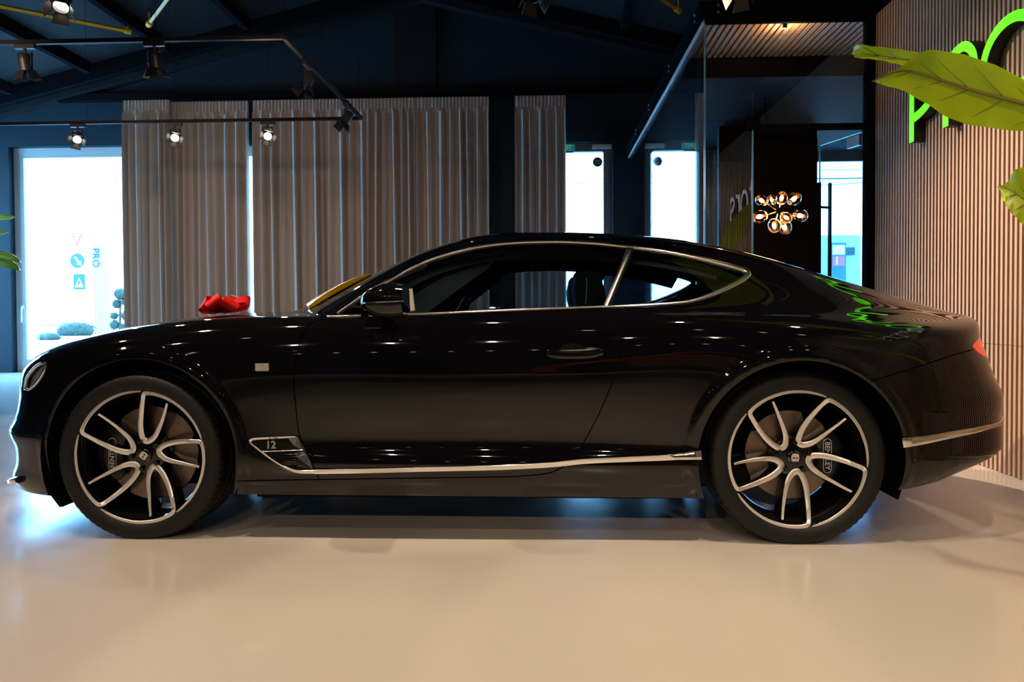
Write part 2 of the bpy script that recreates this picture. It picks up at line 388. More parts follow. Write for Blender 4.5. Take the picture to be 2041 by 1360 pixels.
# ceiling: two slopes with purlins and rafters
q = MB()
for x1 in (XL - .3, XRR + .3):
    z1 = ceil_z(x1); q.add([(RIDGE_X, YN - .3, RIDGE_Z), (RIDGE_X, YB + .3, RIDGE_Z), (x1, YB + .3, z1), (x1, YN - .3, z1), (RIDGE_X, YN - .3, RIDGE_Z + .15), (RIDGE_X, YB + .3, RIDGE_Z + .15), (x1, YB + .3, z1 + .15), (x1, YN - .3, z1 + .15)],
          [(0, 1, 2, 3), (7, 6, 5, 4), (0, 4, 5, 1), (1, 5, 6, 2), (2, 6, 7, 3), (3, 7, 4, 0)])
CEIL = struct(q, 'ceiling', 'ceiling_dark')
pa, pb = at_ceil(237, 27, .08), at_ceil(50, 70, .08)
for xp in (pa[0], pb[0], 2*pb[0] - pa[0], pa[0] + (pa[0] - pb[0]), 1.2, 3.4, 5.6):
    if XL < xp < XRR: q = MB(); q.box((xp - .05, YN, ceil_z(xp) - .16), (xp + .05, 11.35, ceil_z(xp) + .02)); q.build('purlin', 'steel_dark', CEIL)
for yr in (11.45, 3.0, -3.0):
    for s in (-1, 1):
        x1 = XL if s < 0 else XRR; q = MB(); q.bar((RIDGE_X, yr, RIDGE_Z - .12), (x1, yr, ceil_z(x1) - .12), .10, .24); q.build('rafter', 'steel_dark', CEIL)
# yellow gas pipes
for nm, pts in (('long', ((-260, -40), (0, 12), (255, 62))), ('short', ((420, -118), (333, 0), (297, 48))), ('right', ((1240, -50), (1320, 0), (1352, 20)))):
    P3 = [Vector(at_ceil(x, y, .22)) for x, y in pts]; q = MB(); q.tube([P3[0], P3[1], P3[2]], .028, 4); o = q.build('gas_pipe', 'yellow_pipe', None, True)
    tag(o, {'long': 'long thin yellow pipe under the ceiling at upper left', 'short': 'short yellow pipe under the ceiling left of the back track', 'right': 'yellow pipe under the ceiling above the glass office rail'}[nm], 'pipe', 'yellow ceiling pipes')
    q = MB(); d = (P3[2] - P3[1]).normalized(); q.tube([P3[2] - d*.05, P3[2] + d*.03], .042, 10); q.tube([P3[2] + Vector((0, 0, .0)), P3[2] + Vector((0, 0, .16))], .012, 8); q.build('pipe_bracket', 'yellow_pipe', o)
# side walls
lw = [(8.7, 11.8)]
q = MB(); y = YN
for a, b in lw: q.box((XL - .3, y, 0), (XL, a, 5.2)); q.box((XL - .3, a, 3.6), (XL, b, 5.2)); y = b
q.box((XL - .3, y, 0), (XL, YB + .3, 5.2)); struct(q, 'wall_left', 'navy_wall')
q = MB(); q.box((XRR, YN, 0), (XRR + .3, YB + .3, 5.2)); struct(q, 'wall_right', 'black_wall')
q = MB(); q.box((XL, YN - .3, 0), (XRR, YN, 6.5)); struct(q, 'wall_front', 'black_wall')
# windows
def window(n, x0, x1, z1, cols, sill=.05, door=False, fr=.09, m='alu_frame', y=YB + .16, side=False, handle=None):
    w = empty('window_%d' % n if not door else 'door_%d' % n, ((x0 + x1)/2, y, 0)); w['kind'] = 'structure'
    cx = (x0 + x1)/2
    def bar(a, b, c, d, nm='window_frame', dy=.035):
        q = MB(); q.box((a - cx, -dy, c), (b - cx, dy, d)); q.build(nm, m, w, bevel=.004)
    bar(x0, x0 + fr, 0, z1); bar(x1 - fr, x1, 0, z1); bar(x0 + fr, x1 - fr, z1 - fr, z1); bar(x0 + fr, x1 - fr, 0, sill + fr)
    step = (x1 - x0 - 2*fr)/cols
    for i in range(cols):
        a, b = x0 + fr + i*step, x0 + fr + (i + 1)*step
        if i: bar(a - .045, a + .045, sill + fr, z1 - fr)
        s = .07                                           # sash
        for (p, q_, r, t) in ((a, a + s, sill + fr, z1 - fr), (b - s, b, sill + fr, z1 - fr), (a + s, b - s, z1 - fr - s, z1 - fr), (a + s, b - s, sill + fr, sill + fr + s)): bar(p, q_, r, t, 'sash', .028)
        q = MB(); q.box((a + s - .005 - cx, -.006, sill + fr + s - .005), (b - s + .005 - cx, .006, z1 - fr - s + .005)); q.build('pane', 'pane', w)
    if handle is not None:
        q = MB(); hz = handle; q.box((x0 + fr + .02 - cx, -.055, hz - .03), (x0 + fr + .05 - cx, -.028, hz + .03)); q.tube([(x0 + fr + .035 - cx, -.05, hz), (x0 + fr + .035 - cx, -.085, hz), (x0 + fr + .035 - cx, -.09, hz - .26)], .012, 8); q.build('handle', 'white_plastic', w, True)
    return w
window(1, OPEN[0][0], OPEN[0][1], OPEN[0][3], 1, handle=bz(612, 35))
window(2, OPEN[1][0], OPEN[1][1], OPEN[1][3], 2)
D1 = window(1, bx(1095), bx(1222), bz(283, 1170), 1, door=True, fr=.07, m='frame_dark'); D2 = window(2, bx(1284), bx(1394), bz(281, 1340), 1, door=True, fr=.05, m='frame_dark')
window(4, OPEN[4][0], OPEN[4][1], OPEN[4][3], 1, m='frame_dark')
for k, (a, b) in enumerate(lw):
    w = empty('window_%d' % (3 + k), (XL - .12, (a + b)/2, 0)); w['kind'] = 'structure'
    for (p, q_, r, t) in ((a, a + .09, 0, 3.6), (b - .09, b, 0, 3.6), (a, b, 3.51, 3.6), (a, b, 0, .12), ((a + b)/2 - .05, (a + b)/2 + .05, 0, 3.6)):
        q = MB(); q.box((-.03, p - (a + b)/2, r), (.03, q_ - (a + b)/2, t)); q.build('window_frame', 'alu_frame', w)
    for p, q_ in ((a + .08, (a + b)/2 - .04), ((a + b)/2 + .04, b - .08)):
        q = MB(); q.box((-.006, p - (a + b)/2, .11), (.006, q_ - (a + b)/2, 3.52)); q.build('pane', 'pane', w)
# door closers, stickers, exit signs
def on_back(px, py, y=YB + .10): return Vector(at_y(px, py, y))
for dn, cl, arm, st, ex in (('first', (1180, 1219, 289, 297), (1142, 1201, 300, 304), (1191, 323), (1111, 1146, 288, 300)), ('second', (1284, 1323, 288, 296), (1298, 1359, 298, 302), (1309, 322), (1354, 1378, 286, 295))):
    side = 'left' if dn == 'first' else 'right'
    p = on_back((cl[0] + cl[1])/2, (cl[2] + cl[3])/2); E = empty('door_closer', p); tag(E, 'grey door closer with arm on the %s glazed exit door' % side, 'door closer', 'door closers')
    hw = (bx(cl[1]) - bx(cl[0]))/2; q = MB(); q.box((-hw, -.05, -.03), (hw, .02, .03)); q.build('closer_body', 'white_plastic', E, bevel=.006)
    p2 = on_back((arm[0] + arm[1])/2, (arm[2] + arm[3])/2) - p; ha = (bx(arm[1]) - bx(arm[0]))/2; q = MB(); q.box((p2.x - ha, -.03, p2.z - .012), (p2.x + ha, -.005, p2.z + .012)); q.bar((0, -.03, -.02), (p2.x, -.02, p2.z), .02, .008); q.build('closer_arm', 'grey_metal', E)
    p = on_back(*st, y=YB + .147); r = 9.7/FPX*YB; q = MB(); q.lathe([(.001, -.002), (r, -.002), (r, .002), (.001, .002)], 40, Matrix.Rotation(math.pi/2, 4, 'X')); o = q.build('round_sticker', 'sticker_black'); o.location = p
    tag(o, 'round dark sticker on the %s exit door glass' % side, 'sticker', 'round door stickers')
    for dz in (.02, -.02): q = MB(); q.box((-r*.6, -.005, dz - .009), (r*.6, -.0025, dz + .009)); q.build('print', 'sticker_print', o)
    p = on_back((ex[0] + ex[1])/2, (ex[2] + ex[3])/2); w = (bx(ex[1]) - bx(ex[0]))/2; h = (ex[3] - ex[2])/FPX*YB/2
    q = MB(); q.box((-w, -.02, -h), (w, .02, h)); o = q.build('exit_sign', 'sign_green'); o.location = p; tag(o, 'small green EXIT sign above the %s exit door' % side, 'sign', 'exit signs')
    t = link('lettering', text_mesh('EXIT', .085, .004), mat('sign_text', (.35, .6, .5), .5, emit=(.3, .6, .5), es=.3), o); t.matrix_local = Matrix.Translation((0, -.024, 0)) @ Matrix.Rotation(math.pi/2, 4, 'X')

# ------------------------------------------------------------------ slat wall on the right, with lit letters
q = MB(); q.box((XS + .045, -3.0, 0), (XS + .14, YO + .02, 3.45)); SW = struct(q, 'wall_side', 'wood_back', label='wall clad with upright wooden slats')
ZJ = .775
def slat(y, z0, z1, proto={}):
    k = (z0, z1)
    if k not in proto:
        q = MB(); q.box((XS, -.0115, z0), (XS + .05, .0115, z1)); o = q.build('slat', 'wood_slat', SW, bevel=.0015); proto[k] = o
    else: o = proto[k].copy(); COL.objects.link(o)
    o.location = (0, y, 0); return o
PITCH_S = .0455; n = 0; y = YO - .012
while y > -1.2:
    if y > 4.1: slat(y, .004, ZJ - .0012); slat(y, ZJ + .0012, 3.43)
    else: slat(y, .004, 3.43)
    y -= PITCH_S
q = MB(); q.box((XS - .012, YO - .006, 0), (XS + .14, YO + .03, 3.46)); q.build('slat_end_trim', 'dark_wood', SW)
mat('letter_black', (.008, .008, .009), .4); mat('letter_green', (.10, .75, .01), .4, emit=(.115, .92, .008), es=1.0); mat('letter_white', (.8, .8, .8), .4, emit=(.8, .9, 1.0), es=.9)
XFACE = XS - .085
def stroke(path, w, closed=False):
    """flat ribbon outline: returns quads' vertices (s, z)"""
    p = np.asarray(path, float); t = (np.roll(p, -1, 0) - np.roll(p, 1, 0)) if closed else np.gradient(p, axis=0)
    t /= np.linalg.norm(t, axis=1, keepdims=True); n = np.stack([-t[:, 1], t[:, 0]], -1); return p + n*w/2, p - n*w/2, closed
def letter(strokes, yleft, zbase, sign, face, depth=.075):
    def mesh(x0, x1):
        q = MB()
        for A, B, cl in strokes:
            k = len(A); V = [(x, -s, z) for x in (x0, x1) for P_ in (A, B) for s, z in P_]; F = []
            for i in range(k if cl else k - 1):
                j = (i + 1) % k; F += [(i, j, k + j, k + i), (2*k + i, 3*k + i, 3*k + j, 2*k + j), (i, 2*k + i, 2*k + j, j), (k + i, k + j, 3*k + j, 3*k + i)]
            if not cl: F += [(0, k, 3*k, 2*k), (k - 1, 3*k - 1, 4*k - 1, 2*k - 1)]
            q.add(V, F)
        return q
    o = mesh(-depth - .005, 0).build('letter', 'letter_black', sign); o.location = Vector((XS - .005, yleft, zbase)) - sign.location
    mesh(-depth - .009, -depth - .0052).build('letter_face', face, o)
HL_, WL = .475, .062
def arc(cx, cz, rx, rz, a0, a1, n=24): return [(cx + rx*math.cos(math.radians(a)), cz + rz*math.sin(math.radians(a))) for a in np.linspace(a0, a1, n)]
G_P = [stroke([(0, 0), (0, .25), (0, HL_)], WL), stroke(crom([(.02, HL_ - .03), (.14, HL_ - .02), (.25, HL_ - .07), (.29, .32), (.25, .23), (.14, .185), (.02, .165)], 5), WL)]
G_R = [stroke([(0, 0), (0, .25), (0, HL_)], WL), stroke(crom([(.02, HL_ - .07), (.10, HL_ - .025), (.22, HL_ - .02), (.31, HL_ - .09), (.345, .27)], 5), WL)]
G_O = [stroke(arc(.26, .235, .26, .215, 0, 360, 49)[:-1], WL, True)]
G_M = [stroke([(0, 0), (0, .2), (0, .34)], .05), stroke(crom([(.02, .27), (.09, .325), (.17, .30), (.19, .2), (.19, 0)], 5), .05), stroke(crom([(.21, .27), (.28, .325), (.36, .30), (.38, .2), (.38, 0)], 5), .05)]
G_o = [stroke(arc(.16, .17, .16, .17, 0, 360, 41)[:-1], .05, True)]
G_T = [stroke(crom([(.07, .46), (.07, .1), (.10, .02), (.18, .01)], 5), .05), stroke([(0, .33), (.08, .33), (.17, .33)], .05)]
G_r = [stroke([(0, 0), (0, .2), (0, .34)], .05), stroke(crom([(.02, .25), (.08, .32), (.18, .335)], 5), .05)]
G_S = [stroke(crom([(.22, .29), (.14, .335), (.04, .30), (.02, .23), (.10, .18), (.19, .14), (.21, .07), (.13, .01), (.0, .04)], 5), .05)]
yp, yr_, yo = at_x(1817.5, 260, XFACE)[1], at_x(1885.5, 240, XFACE)[1], at_x(1960, 135, XFACE)[1]
zb = at_x(1885, 253, XFACE)[2]
PRO = empty('wall_lettering', (XS, yp, zb)); tag(PRO, 'tall green lit letters mounted on the slatted wall', 'sign')
letter(G_P, yp, zb, PRO, 'letter_green'); letter(G_R, yr_, zb, PRO, 'letter_green'); letter(G_O, yo, zb, PRO, 'letter_green')
MOT = empty('wall_lettering', (XS, 3.9, zb)); tag(MOT, 'white lit letters reflected in the office glass', 'sign')
yy = yo - .68
for g_, w in ((G_M, .38), (G_o, .32), (G_T, .18), (G_o, .32), (G_r, .18), (G_S, .22)): letter(g_, yy, zb + .02, MOT, 'letter_white'); yy -= w + .09

# ------------------------------------------------------------------ glass office
ZT = float(at_y(1405, 40, YO)[2]); ZD = float(at_y(1725, 257, YO)[2]); XD = float(at_y(1500, 300, YO)[0]); XH = float(at_y(1724, 300, YO)[0])
OF = empty('glass_office', (XO, YO, 0)); tag(OF, 'glass-walled office with black steel top beams beside the slatted wall', 'glass office')
L = lambda x, y, z: (x - XO, y - YO, z)
def obox(name, lo, hi, m, bevel=0.0, parent=OF):
    q = MB(); q.box(L(*lo), L(*hi)); return q.build(name, m, parent, bevel=bevel)
B1 = obox('top_beam', (XO - .05, YO - .05, ZT), (XS + .05, YO + .05, ZT + .14), 'steel_dark', .006); B2 = obox('top_beam', (XO - .05, YO + .06, ZT), (XO + .05, YB, ZT + .14), 'steel_dark', .006)
def bolts(parent, pts, ax):
    for p in pts:
        q = MB(); q.lathe([(.001, .012), (.010, .012), (.013, .006), (.013, 0)], 12, Matrix.Translation(Vector(L(*p))) @ (Matrix.Rotation(math.pi/2, 4, 'X') if ax == 'y' else Matrix.Rotation(-math.pi/2, 4, 'Y'))); q.build('bolt', 'grey_metal', parent, True)
bolts(B1, [(XO + .10, YO - .05, ZT + .10), (XO + .10, YO - .05, ZT + .045)], 'y')
bolts(B2, [(XO - .05, y, ZT + z) for y in (YO + .15, YO + 1.5, YO + 3.0, YO + 4.3) for z in (.10, .045)], 'x')
obox('glass_rail', (XO - .014, YO, ZT - .026), (XO + .014, YB, ZT), 'alu_frame'); obox('glass_rail', (XO, YO - .022, ZT - .035), (XS, YO + .022, ZT), 'steel_dark')
for a, b in ((YO + .008, YO + 1.9), (YO + 1.906, YO + 3.8), (YO + 3.806, YB)): obox('glass_panel', (XO - .006, a, .01), (XO + .006, b, ZT - .02), 'office_glass')
obox('glass_panel', (XO + .008, YO - .006, .01), (XD - .006, YO + .006, ZT - .02), 'office_glass'); obox('glass_panel', (XD, YO - .006, ZD + .04), (XH, YO + .006, ZT - .02), 'office_glass')
obox('glass_edge', (XO - .007, YO - .007, .01), (XO + .007, YO + .007, ZT - .03), 'glass_edge'); obox('glass_edge', (XD - .006, YO - .007, .01), (XD + .006, YO + .007, ZD + .02), 'glass_edge')
obox('door_header', (XD - .02, YO - .03, ZD), (XH + .06, YO + .03, ZD + .045), 'steel_dark'); obox('door_post', (XH, YO - .04, 0), (XS + .05, YO + .05, ZT), 'steel_dark'); obox('patch_fitting', (XD - .06, YO - .02, ZD - .0), (XD + .06, YO + .02, ZD + .11), 'steel_dark', .004)
# open glass door leaf
pf = at_z(1634, 291, ZD - .02); hv = Vector((XH - .02, YO + .04, 0)); fv = Vector((pf[0], pf[1], 0)); dv = (fv - hv).normalized(); nv = Vector((-dv.y, dv.x, 0)); LW = (fv - hv).length
LEAF = empty('glass_door', hv); tag(LEAF, 'open glass door leaf with long black pull handle', 'door')
q = MB(); q.bar((0, 0, (ZD - .02)/2 + .005), dv*LW + Vector((0, 0, (ZD - .02)/2 + .005)), .012, ZD - .03); q.build('door_glass', 'leaf_glass', LEAF)
q = MB(); q.bar(dv*(LW) + Vector((0, 0, .01)), dv*(LW) + Vector((0, 0, ZD - .02)), .014, .006, up=tuple(dv)); q.build('glass_edge', 'glass_edge', LEAF)
for zz in (ZD - .08, .05): q = MB(); q.bar(Vector((0, 0, zz)), dv*.16 + Vector((0, 0, zz)), .03, .09); q.build('hinge_fitting', 'grey_metal', LEAF, bevel=.003)
zt_h = float(at_y(1640, 365, pf[1] - .05)[2]); zc = float(at_y(1640, 414, pf[1] - .05)[2])
HA = None
for s in (-1, 1):
    q = MB(); b0 = dv*(LW - .07) + nv*.055*s; q.tube([b0 + Vector((0, 0, .35)), b0 + Vector((0, 0, zt_h))], .017, 12); o = q.build('pull_handle', 'steel_dark', LEAF, True); HA = HA or o
for zz in (zc, .55): q = MB(); q.tube([dv*(LW - .07) - nv*.06 + Vector((0, 0, zz)), dv*(LW - .07) + nv*.06 + Vector((0, 0, zz))], .012, 10); q.build('handle_spacer', 'steel_dark', LEAF, True)
# office ceiling slats, bulkhead, partition
SLC = obox('ceiling_panel', (XO + .02, YO + .05, ZT + .03), (XRR, YO + .95, ZT + .06), 'office_dark')
p0 = None
for i in range(34):
    x = XO + .06 + i*.058
    if p0 is None: q = MB(); q.box((-.019, YO + .06 - YO, ZT - .012), (.019, .93, ZT + .03)); p0 = q.build('ceiling_slat', 'wood_slat', SLC, bevel=.002); o = p0
    else: o = p0.copy(); COL.objects.link(o)
    o.location = (x - XO, 0, 0)
obox('bulkhead', (XO + .02, YO + .95, ZT - .20), (XRR, YO + 1.15, ZT + .12), 'office_dark')
YP = 10.4
xa, xm, xb = float(at_y(1433, 400, YP)[0]), float(at_y(1502, 400, YP)[0]), float(at_y(1628, 400, YP)[0])
PT = obox('partition', (xa, YP, 0), (xb, YP + .12, ZT + .05), 'office_dark')
for a, b in ((xm, xm + (xb - xm)*.42), (xm + (xb - xm)*.42 + .008, xb)): obox('partition_panel', (a, YP - .02, .02), (b, YP, 3.3), 'office_dark', parent=PT)
i = 0; x = xa + .02; p0 = None
while x < xm - .01:
    if p0 is None: q = MB(); q.box((-.011, -.03, .02), (.011, .0, 3.0)); p0 = q.build('partition_slat', 'dark_wood', PT); o = p0
    else: o = p0.copy(); COL.objects.link(o)
    o.location = L(x, YP, 0); x += .034
obox('office_roof', (XO + .02, YO + 1.15, ZT + .05), (XRR, YB, ZT + .12), 'office_dark')

# ------------------------------------------------------------------ curtains
mat('curtain_cloth', (.50, .41, .345), .85, sheen=.2, noise=(120, (.45, .365, .305), .3))
def curtain(x0, x1, y, zt, period, amp, seed, label, hem=.03, gather=0):
    rnd = random.Random(seed); W = x1 - x0; n = max(3, int(W/period)); xs = [0]
    for i in range(n): xs.append(xs[-1] + rnd.uniform(.65, 1.35))
    xs = [v/xs[-1]*W for v in xs]; am = [amp*rnd.uniform(.6, 1.15) for _ in range(n)]; sk = [rnd.uniform(-.25, .25) for _ in range(n)]; dr = [rnd.uniform(-.35, .35)*period for _ in range(n + 1)]; dr[0] = dr[-1] = 0
    per = 12; zs = [zt, zt - .05, zt - .16, zt - .22, zt - .4, zt*.72, zt*.45, zt*.2, hem]
    E = empty('curtain', ((x0 + x1)/2, y, hem)); tag(E, label, 'curtain', 'curtains along the back wall')
    def row(z, small):
        R = []; f = (zt - z)/zt
        for i in range(n):
            a, b = xs[i] + dr[i]*f, xs[i+1] + dr[i+1]*f
            for k in range(per):
                t = k/per; ph = 2*math.pi*t; xx = a + (b - a)*(t + sk[i]*f*math.sin(ph)/6.28)
                if small: yy = .018*math.sin(2*math.pi*(xx/.055)) - .01
                else:
                    c = -math.cos(ph); yy = am[i]*(abs(c)**.75*(1 if c > 0 else -1))*(.55 + .45*min(1, f*6))
                R.append((xx - W/2, yy, z - hem))
        R.append((W/2, 0, z - hem)); return R
    def sheet(rows, name, m):
        k = len(rows[0]); V = [v for r in rows for v in r]; V += [(x, yy + .006, z) for x, yy, z in V]; N = len(rows)*k
        F = []
        for i in range(len(rows) - 1):
            for j in range(k - 1): a = i*k + j; F += [(a, a+1, a+k+1, a+k), (N+a, N+a+k, N+a+k+1, N+a+1)]
        for i in range(len(rows) - 1): a = i*k; F += [(a, a+k, N+a+k, N+a)]; a += k - 1; F += [(a, N+a, N+a+k, a+k)]
        for j in range(k - 1): a = j; F += [(a, N+a, N+a+1, a+1)]; a = (len(rows)-1)*k + j; F += [(a, a+1, N+a+1, N+a)]
        q = MB(); q.add(V, F); return q.build(name, m, E, True)
    sheet([row(z, True) for z in (zt, zt - .08, zt - .16)], 'pleat_tape', 'curtain_cloth')
    sheet([row(zt - .16, True)] + [row(z, False) for z in zs[3:]], 'drape', 'curtain_cloth')
YC = YB - .22
def cxz(px, py): return at_y(px, py, YC)
curtain(cxz(259, 300)[0], cxz(350, 300)[0], YC - .17, cxz(300, 206)[2], .095, .072, 3, 'narrow bunched grey curtain beside the left window')
curtain(cxz(341, 300)[0], cxz(496, 300)[0], YC, cxz(400, 203)[2], .135, .072, 4, 'grey curtain between the bunched curtain and the bright gap')
curtain(cxz(505, 300)[0], cxz(829, 300)[0], YC, cxz(660, 198)[2], .145, .074, 5, 'widest grey curtain, right of the bright gap')
curtain(cxz(830, 300)[0], cxz(975, 300)[0], YC, cxz(900, 194)[2], .145, .074, 6, 'grey curtain right of the widest one, ending at the dark pillar')
curtain(cxz(1026, 300)[0], cxz(1128, 300)[0], YC, cxz(1080, 191)[2], .13, .07, 7, 'narrow grey curtain beside the left exit door')
curtain(bx(1384) + .12, bx(1410) + .12, YB - .18, bz(195, 1400), .11, .06, 8, 'grey curtain inside the glass office beside the right exit door')
# ------------------------------------------------------------------ outside
mat('paving', (.42, .42, .42), .8, noise=(.6, (.50, .50, .50), .3)); mat('road', (.10, .105, .11), .8, noise=(2, (.13, .13, .135), .3)); mat('leaf_dark', (.020, .035, .022), .7); mat('bark', (.06, .04, .03), .8)
mat('sign_white', (.8, .8, .8), .4); mat('sign_red', (.45, .05, .05), .4); mat('sign_blue', (.01, .06, .18), .4); mat('totem', (.30, .33, .36), .4); mat('far_wall', (.38, .40, .42), .8)
q = MB(); q.box((-70, YB + .36, -.20), (70, 120, -.06)); struct(q, 'ground', 'paving')
q = MB(); q.box((-70, 56, -.059), (70, 66, -.05)); struct(q, 'road', 'road')
def out(px, py, Y): return Vector(at_y(px, py, Y))
def disc(r, n=32): return [(r*math.cos(2*math.pi*k/n), r*math.sin(2*math.pi*k/n)) for k in range(n)]
YS = 40.0; u = YS/FPX
base = out(155, 600, YS); SP = empty('road_sign_post', (base.x, YS, -.05)); tag(SP, 'post with yield, keep-right and pedestrian crossing signs seen through left window', 'road sign')
q = MB(); q.tube([(0, .06, 0), (0, .06, out(155, 462, YS).z + .05)], .035, 10); q.build('pole', 'sign_white', SP, True)
def plate_at(name, poly, px, py, d, m):
    p = out(px, py, YS) - Vector((base.x, YS, -.05)); q = MB(); q.prism([(x + p.x, z + p.z) for x, z in poly], .02, Matrix.Translation((0, d, 0))); return q.build(name, m, SP)
plate_at('yield_border', [(-13*u, 15*u), (0, -16*u), (13*u, 15*u)][::-1], 153, 479, 0, 'sign_red'); plate_at('yield_face', [(-7*u, 11*u), (0, -7*u), (7*u, 11*u)][::-1], 153, 478, -.02, 'sign_white')
plate_at('keep_right_disc', disc(15*u), 154, 520, 0, 'sign_blue'); plate_at('keep_right_arrow', [(-7*u, 8*u), (-2*u, 8*u), (5*u, -3*u), (8*u, 0), (9*u, -10*u), (0, -8*u), (2*u, -5*u)], 154, 520, -.02, 'sign_white')
plate_at('crossing_board', [(-12*u, -16*u), (12*u, -16*u), (12*u, 16*u), (-12*u, 16*u)], 158, 562, 0, 'sign_blue'); plate_at('crossing_triangle', [(-9*u, -10*u), (9*u, -10*u), (0, 9*u)], 158, 563, -.02, 'sign_white'); plate_at('crossing_figure', [(-1.5*u, -4*u), (1.5*u, -4*u), (1.5*u, 3*u), (-1.5*u, 3*u)], 158, 563, -.04, 'sticker_black')
YT = 36.0; a, b = out(184, 485, YT), out(214, 485, YT); TO = empty('sign_totem', ((a.x + b.x)/2, YT, -.06)); tag(TO, 'tall pale advertising totem seen through the left window', 'totem')
hw = (b.x - a.x)/2; q = MB(); q.box((-hw, 0, 0), (hw, .3, a.z + .06)); q.build('totem_panel', 'totem', TO, bevel=.02); q = MB(); q.box((-hw, -.03, 0), (-hw + .06, 0, a.z + .06)); q.build('totem_edge', 'sign_white', TO)
t = link('lettering', text_mesh('PRO', .50, .02), 'sticker_black', TO); pt = out(191, 514, YT) - Vector(TO.location); t.matrix_local = Matrix.Translation((pt.x, -.05, pt.z)) @ Matrix.Rotation(math.pi/2, 4, 'Y') @ Matrix.Rotation(math.pi/2, 4, 'X')
def puff(q, c, r, rnd, n=130):
    """leafy ball: many small leaf quads over a sphere"""
    for _ in range(n):
        d = Vector((rnd.gauss(0, 1), rnd.gauss(0, 1), rnd.gauss(0, 1))).normalized(); p = Vector(c) + Vector((d.x*r[0], d.y*r[1], d.z*r[2]))*rnd.uniform(.75, 1.05)
        s = min(r)*rnd.uniform(.10, .22); a = d.orthogonal().normalized(); a = Matrix.Rotation(rnd.uniform(0, 6.28), 3, d) @ a; b = d.cross(a); e = d*rnd.uniform(-.4, .4)
        q.add([p - a*s, p - b*s*.6 + e*s, p + a*s, p + b*s*.6 - e*s], [(0, 1, 2, 3)])
rnd = random.Random(5)
YTP = 30.0; tb = out(237, 640, YTP); TP = empty('topiary_tree', (tb.x, YTP, -.06)); tag(TP, 'cloud-pruned topiary tree outside the left window', 'tree')
balls = [(241, 587, 15), (233, 606, 11), (252, 602, 11), (228, 630, 9), (252, 630, 12), (229, 648, 11), (243, 652, 8)]; uu = YTP/FPX
q = MB(); top = out(240, 600, YTP) - tb; q.tube([(0, 0, 0), (.04, 0, .5), (top.x, 0, (out(240, 600, YTP).z + .06))], .045, 8); q.build('trunk', 'bark', TP, True)
for x, y, r in balls:
    c = out(x, y, YTP) - Vector((tb.x, YTP, -.06)); q = MB(); q.ellipsoid(c, (r*uu*.8,)*3, 14, 9); puff(q, c, (r*uu,)*3, rnd); q.build('foliage_ball', 'leaf_dark', TP, True)
for k, (x, y, w, h, Yb, lab) in enumerate(((97, 664, 26, 12, 28.0, 'low dark shrub outside nearest the window frame'), (150, 652, 40, 22, 33.0, 'broad low shrub outside at the foot of the road sign'))):
    c = out(x, y, Yb); o = empty('shrub', (c.x, Yb, -.06)); tag(o, lab, 'shrub', 'shrubs outside'); k_ = Yb/FPX
    q = MB(); q.ellipsoid((0, 0, h*k_*.45), (w*k_*.92, w*k_*.6, h*k_*.8), 18, 10); puff(q, (0, 0, h*k_*.45), (w*k_, w*k_*.65, h*k_*.9), rnd, 260); q.build('foliage', 'leaf_dark', o, True)
    q = MB()
    for j in range(5): q.tube([(rnd.uniform(-.1, .1), rnd.uniform(-.1, .1), 0), (rnd.uniform(-.3, .3), rnd.uniform(-.2, .2), h*k_*.5)], .02, 6)
    q.build('stems', 'bark', o)
# beyond the office: boundary wall, price sign, dark board, wires
YF = 34.0; a, b = out(1560, 470, YF), out(1800, 470, YF); q = MB(); q.box((a.x, YF, -.06), (b.x, YF + .3, a.z)); o = q.build('boundary_wall', 'far_wall'); tag(o, 'pale boundary wall outside the office window', 'wall')
PS = empty('price_sign', (out(1650, 510, YF).x, YF - 1.2, -.06)); tag(PS, 'blue-framed sign with a red lower panel outside the office window', 'sign'); w_ = 13*(YF - 1.2)/FPX
def psz(y): return out(1650, y, YF - 1.2).z + .06
q = MB(); q.box((-w_*1.15, 0, 0), (w_*1.15, .15, psz(484))); q.build('sign_frame', 'sign_blue', PS); q = MB(); q.box((-w_*.9, -.03, psz(508)), (w_*.9, 0, psz(489))); q.build('upper_panel', 'sign_white', PS); q = MB(); q.box((-w_*.9, -.03, psz(531)), (w_*.9, 0, psz(511))); q.build('lower_panel', 'sign_red', PS)
t = link('number', text_mesh('1', .5, .02), 'sign_white', PS); t.matrix_local = Matrix.Translation((-.08, -.04, psz(521))) @ Matrix.Rotation(math.pi/2, 4, 'X')
p = out(1689, 501, YF - .1); q = MB(); q.box((-.31, -.05, -.17), (.31, .05, .17)); o = q.build('wall_board', 'sticker_black'); o.location = p; tag(o, 'small dark board on the pale boundary wall outside', 'board')
YW_ = 32.0; PX = (1075, 1455, 1850); pole_x = [out(p_, 400, YW_).x for p_ in PX]
for p_, lab in zip(PX, ('utility pole outside behind the narrow curtain', 'utility pole outside behind the office partition', 'utility pole outside behind the slatted wall')):
    o = empty('utility_pole', (out(p_, 400, YW_).x, YW_, -.06)); tag(o, lab, 'pole', 'utility poles outside'); q = MB(); q.tube([(0, 0, 0), (0, 0, 8.6)], [.14, .10], 10); q.build('pole', 'bark', o, True)
    for z_ in (7.2, 7.9, 8.4): q = MB(); q.box((-.06, -.6, z_), (.06, .6, z_ + .1)); q.build('crossarm', 'bark', o)
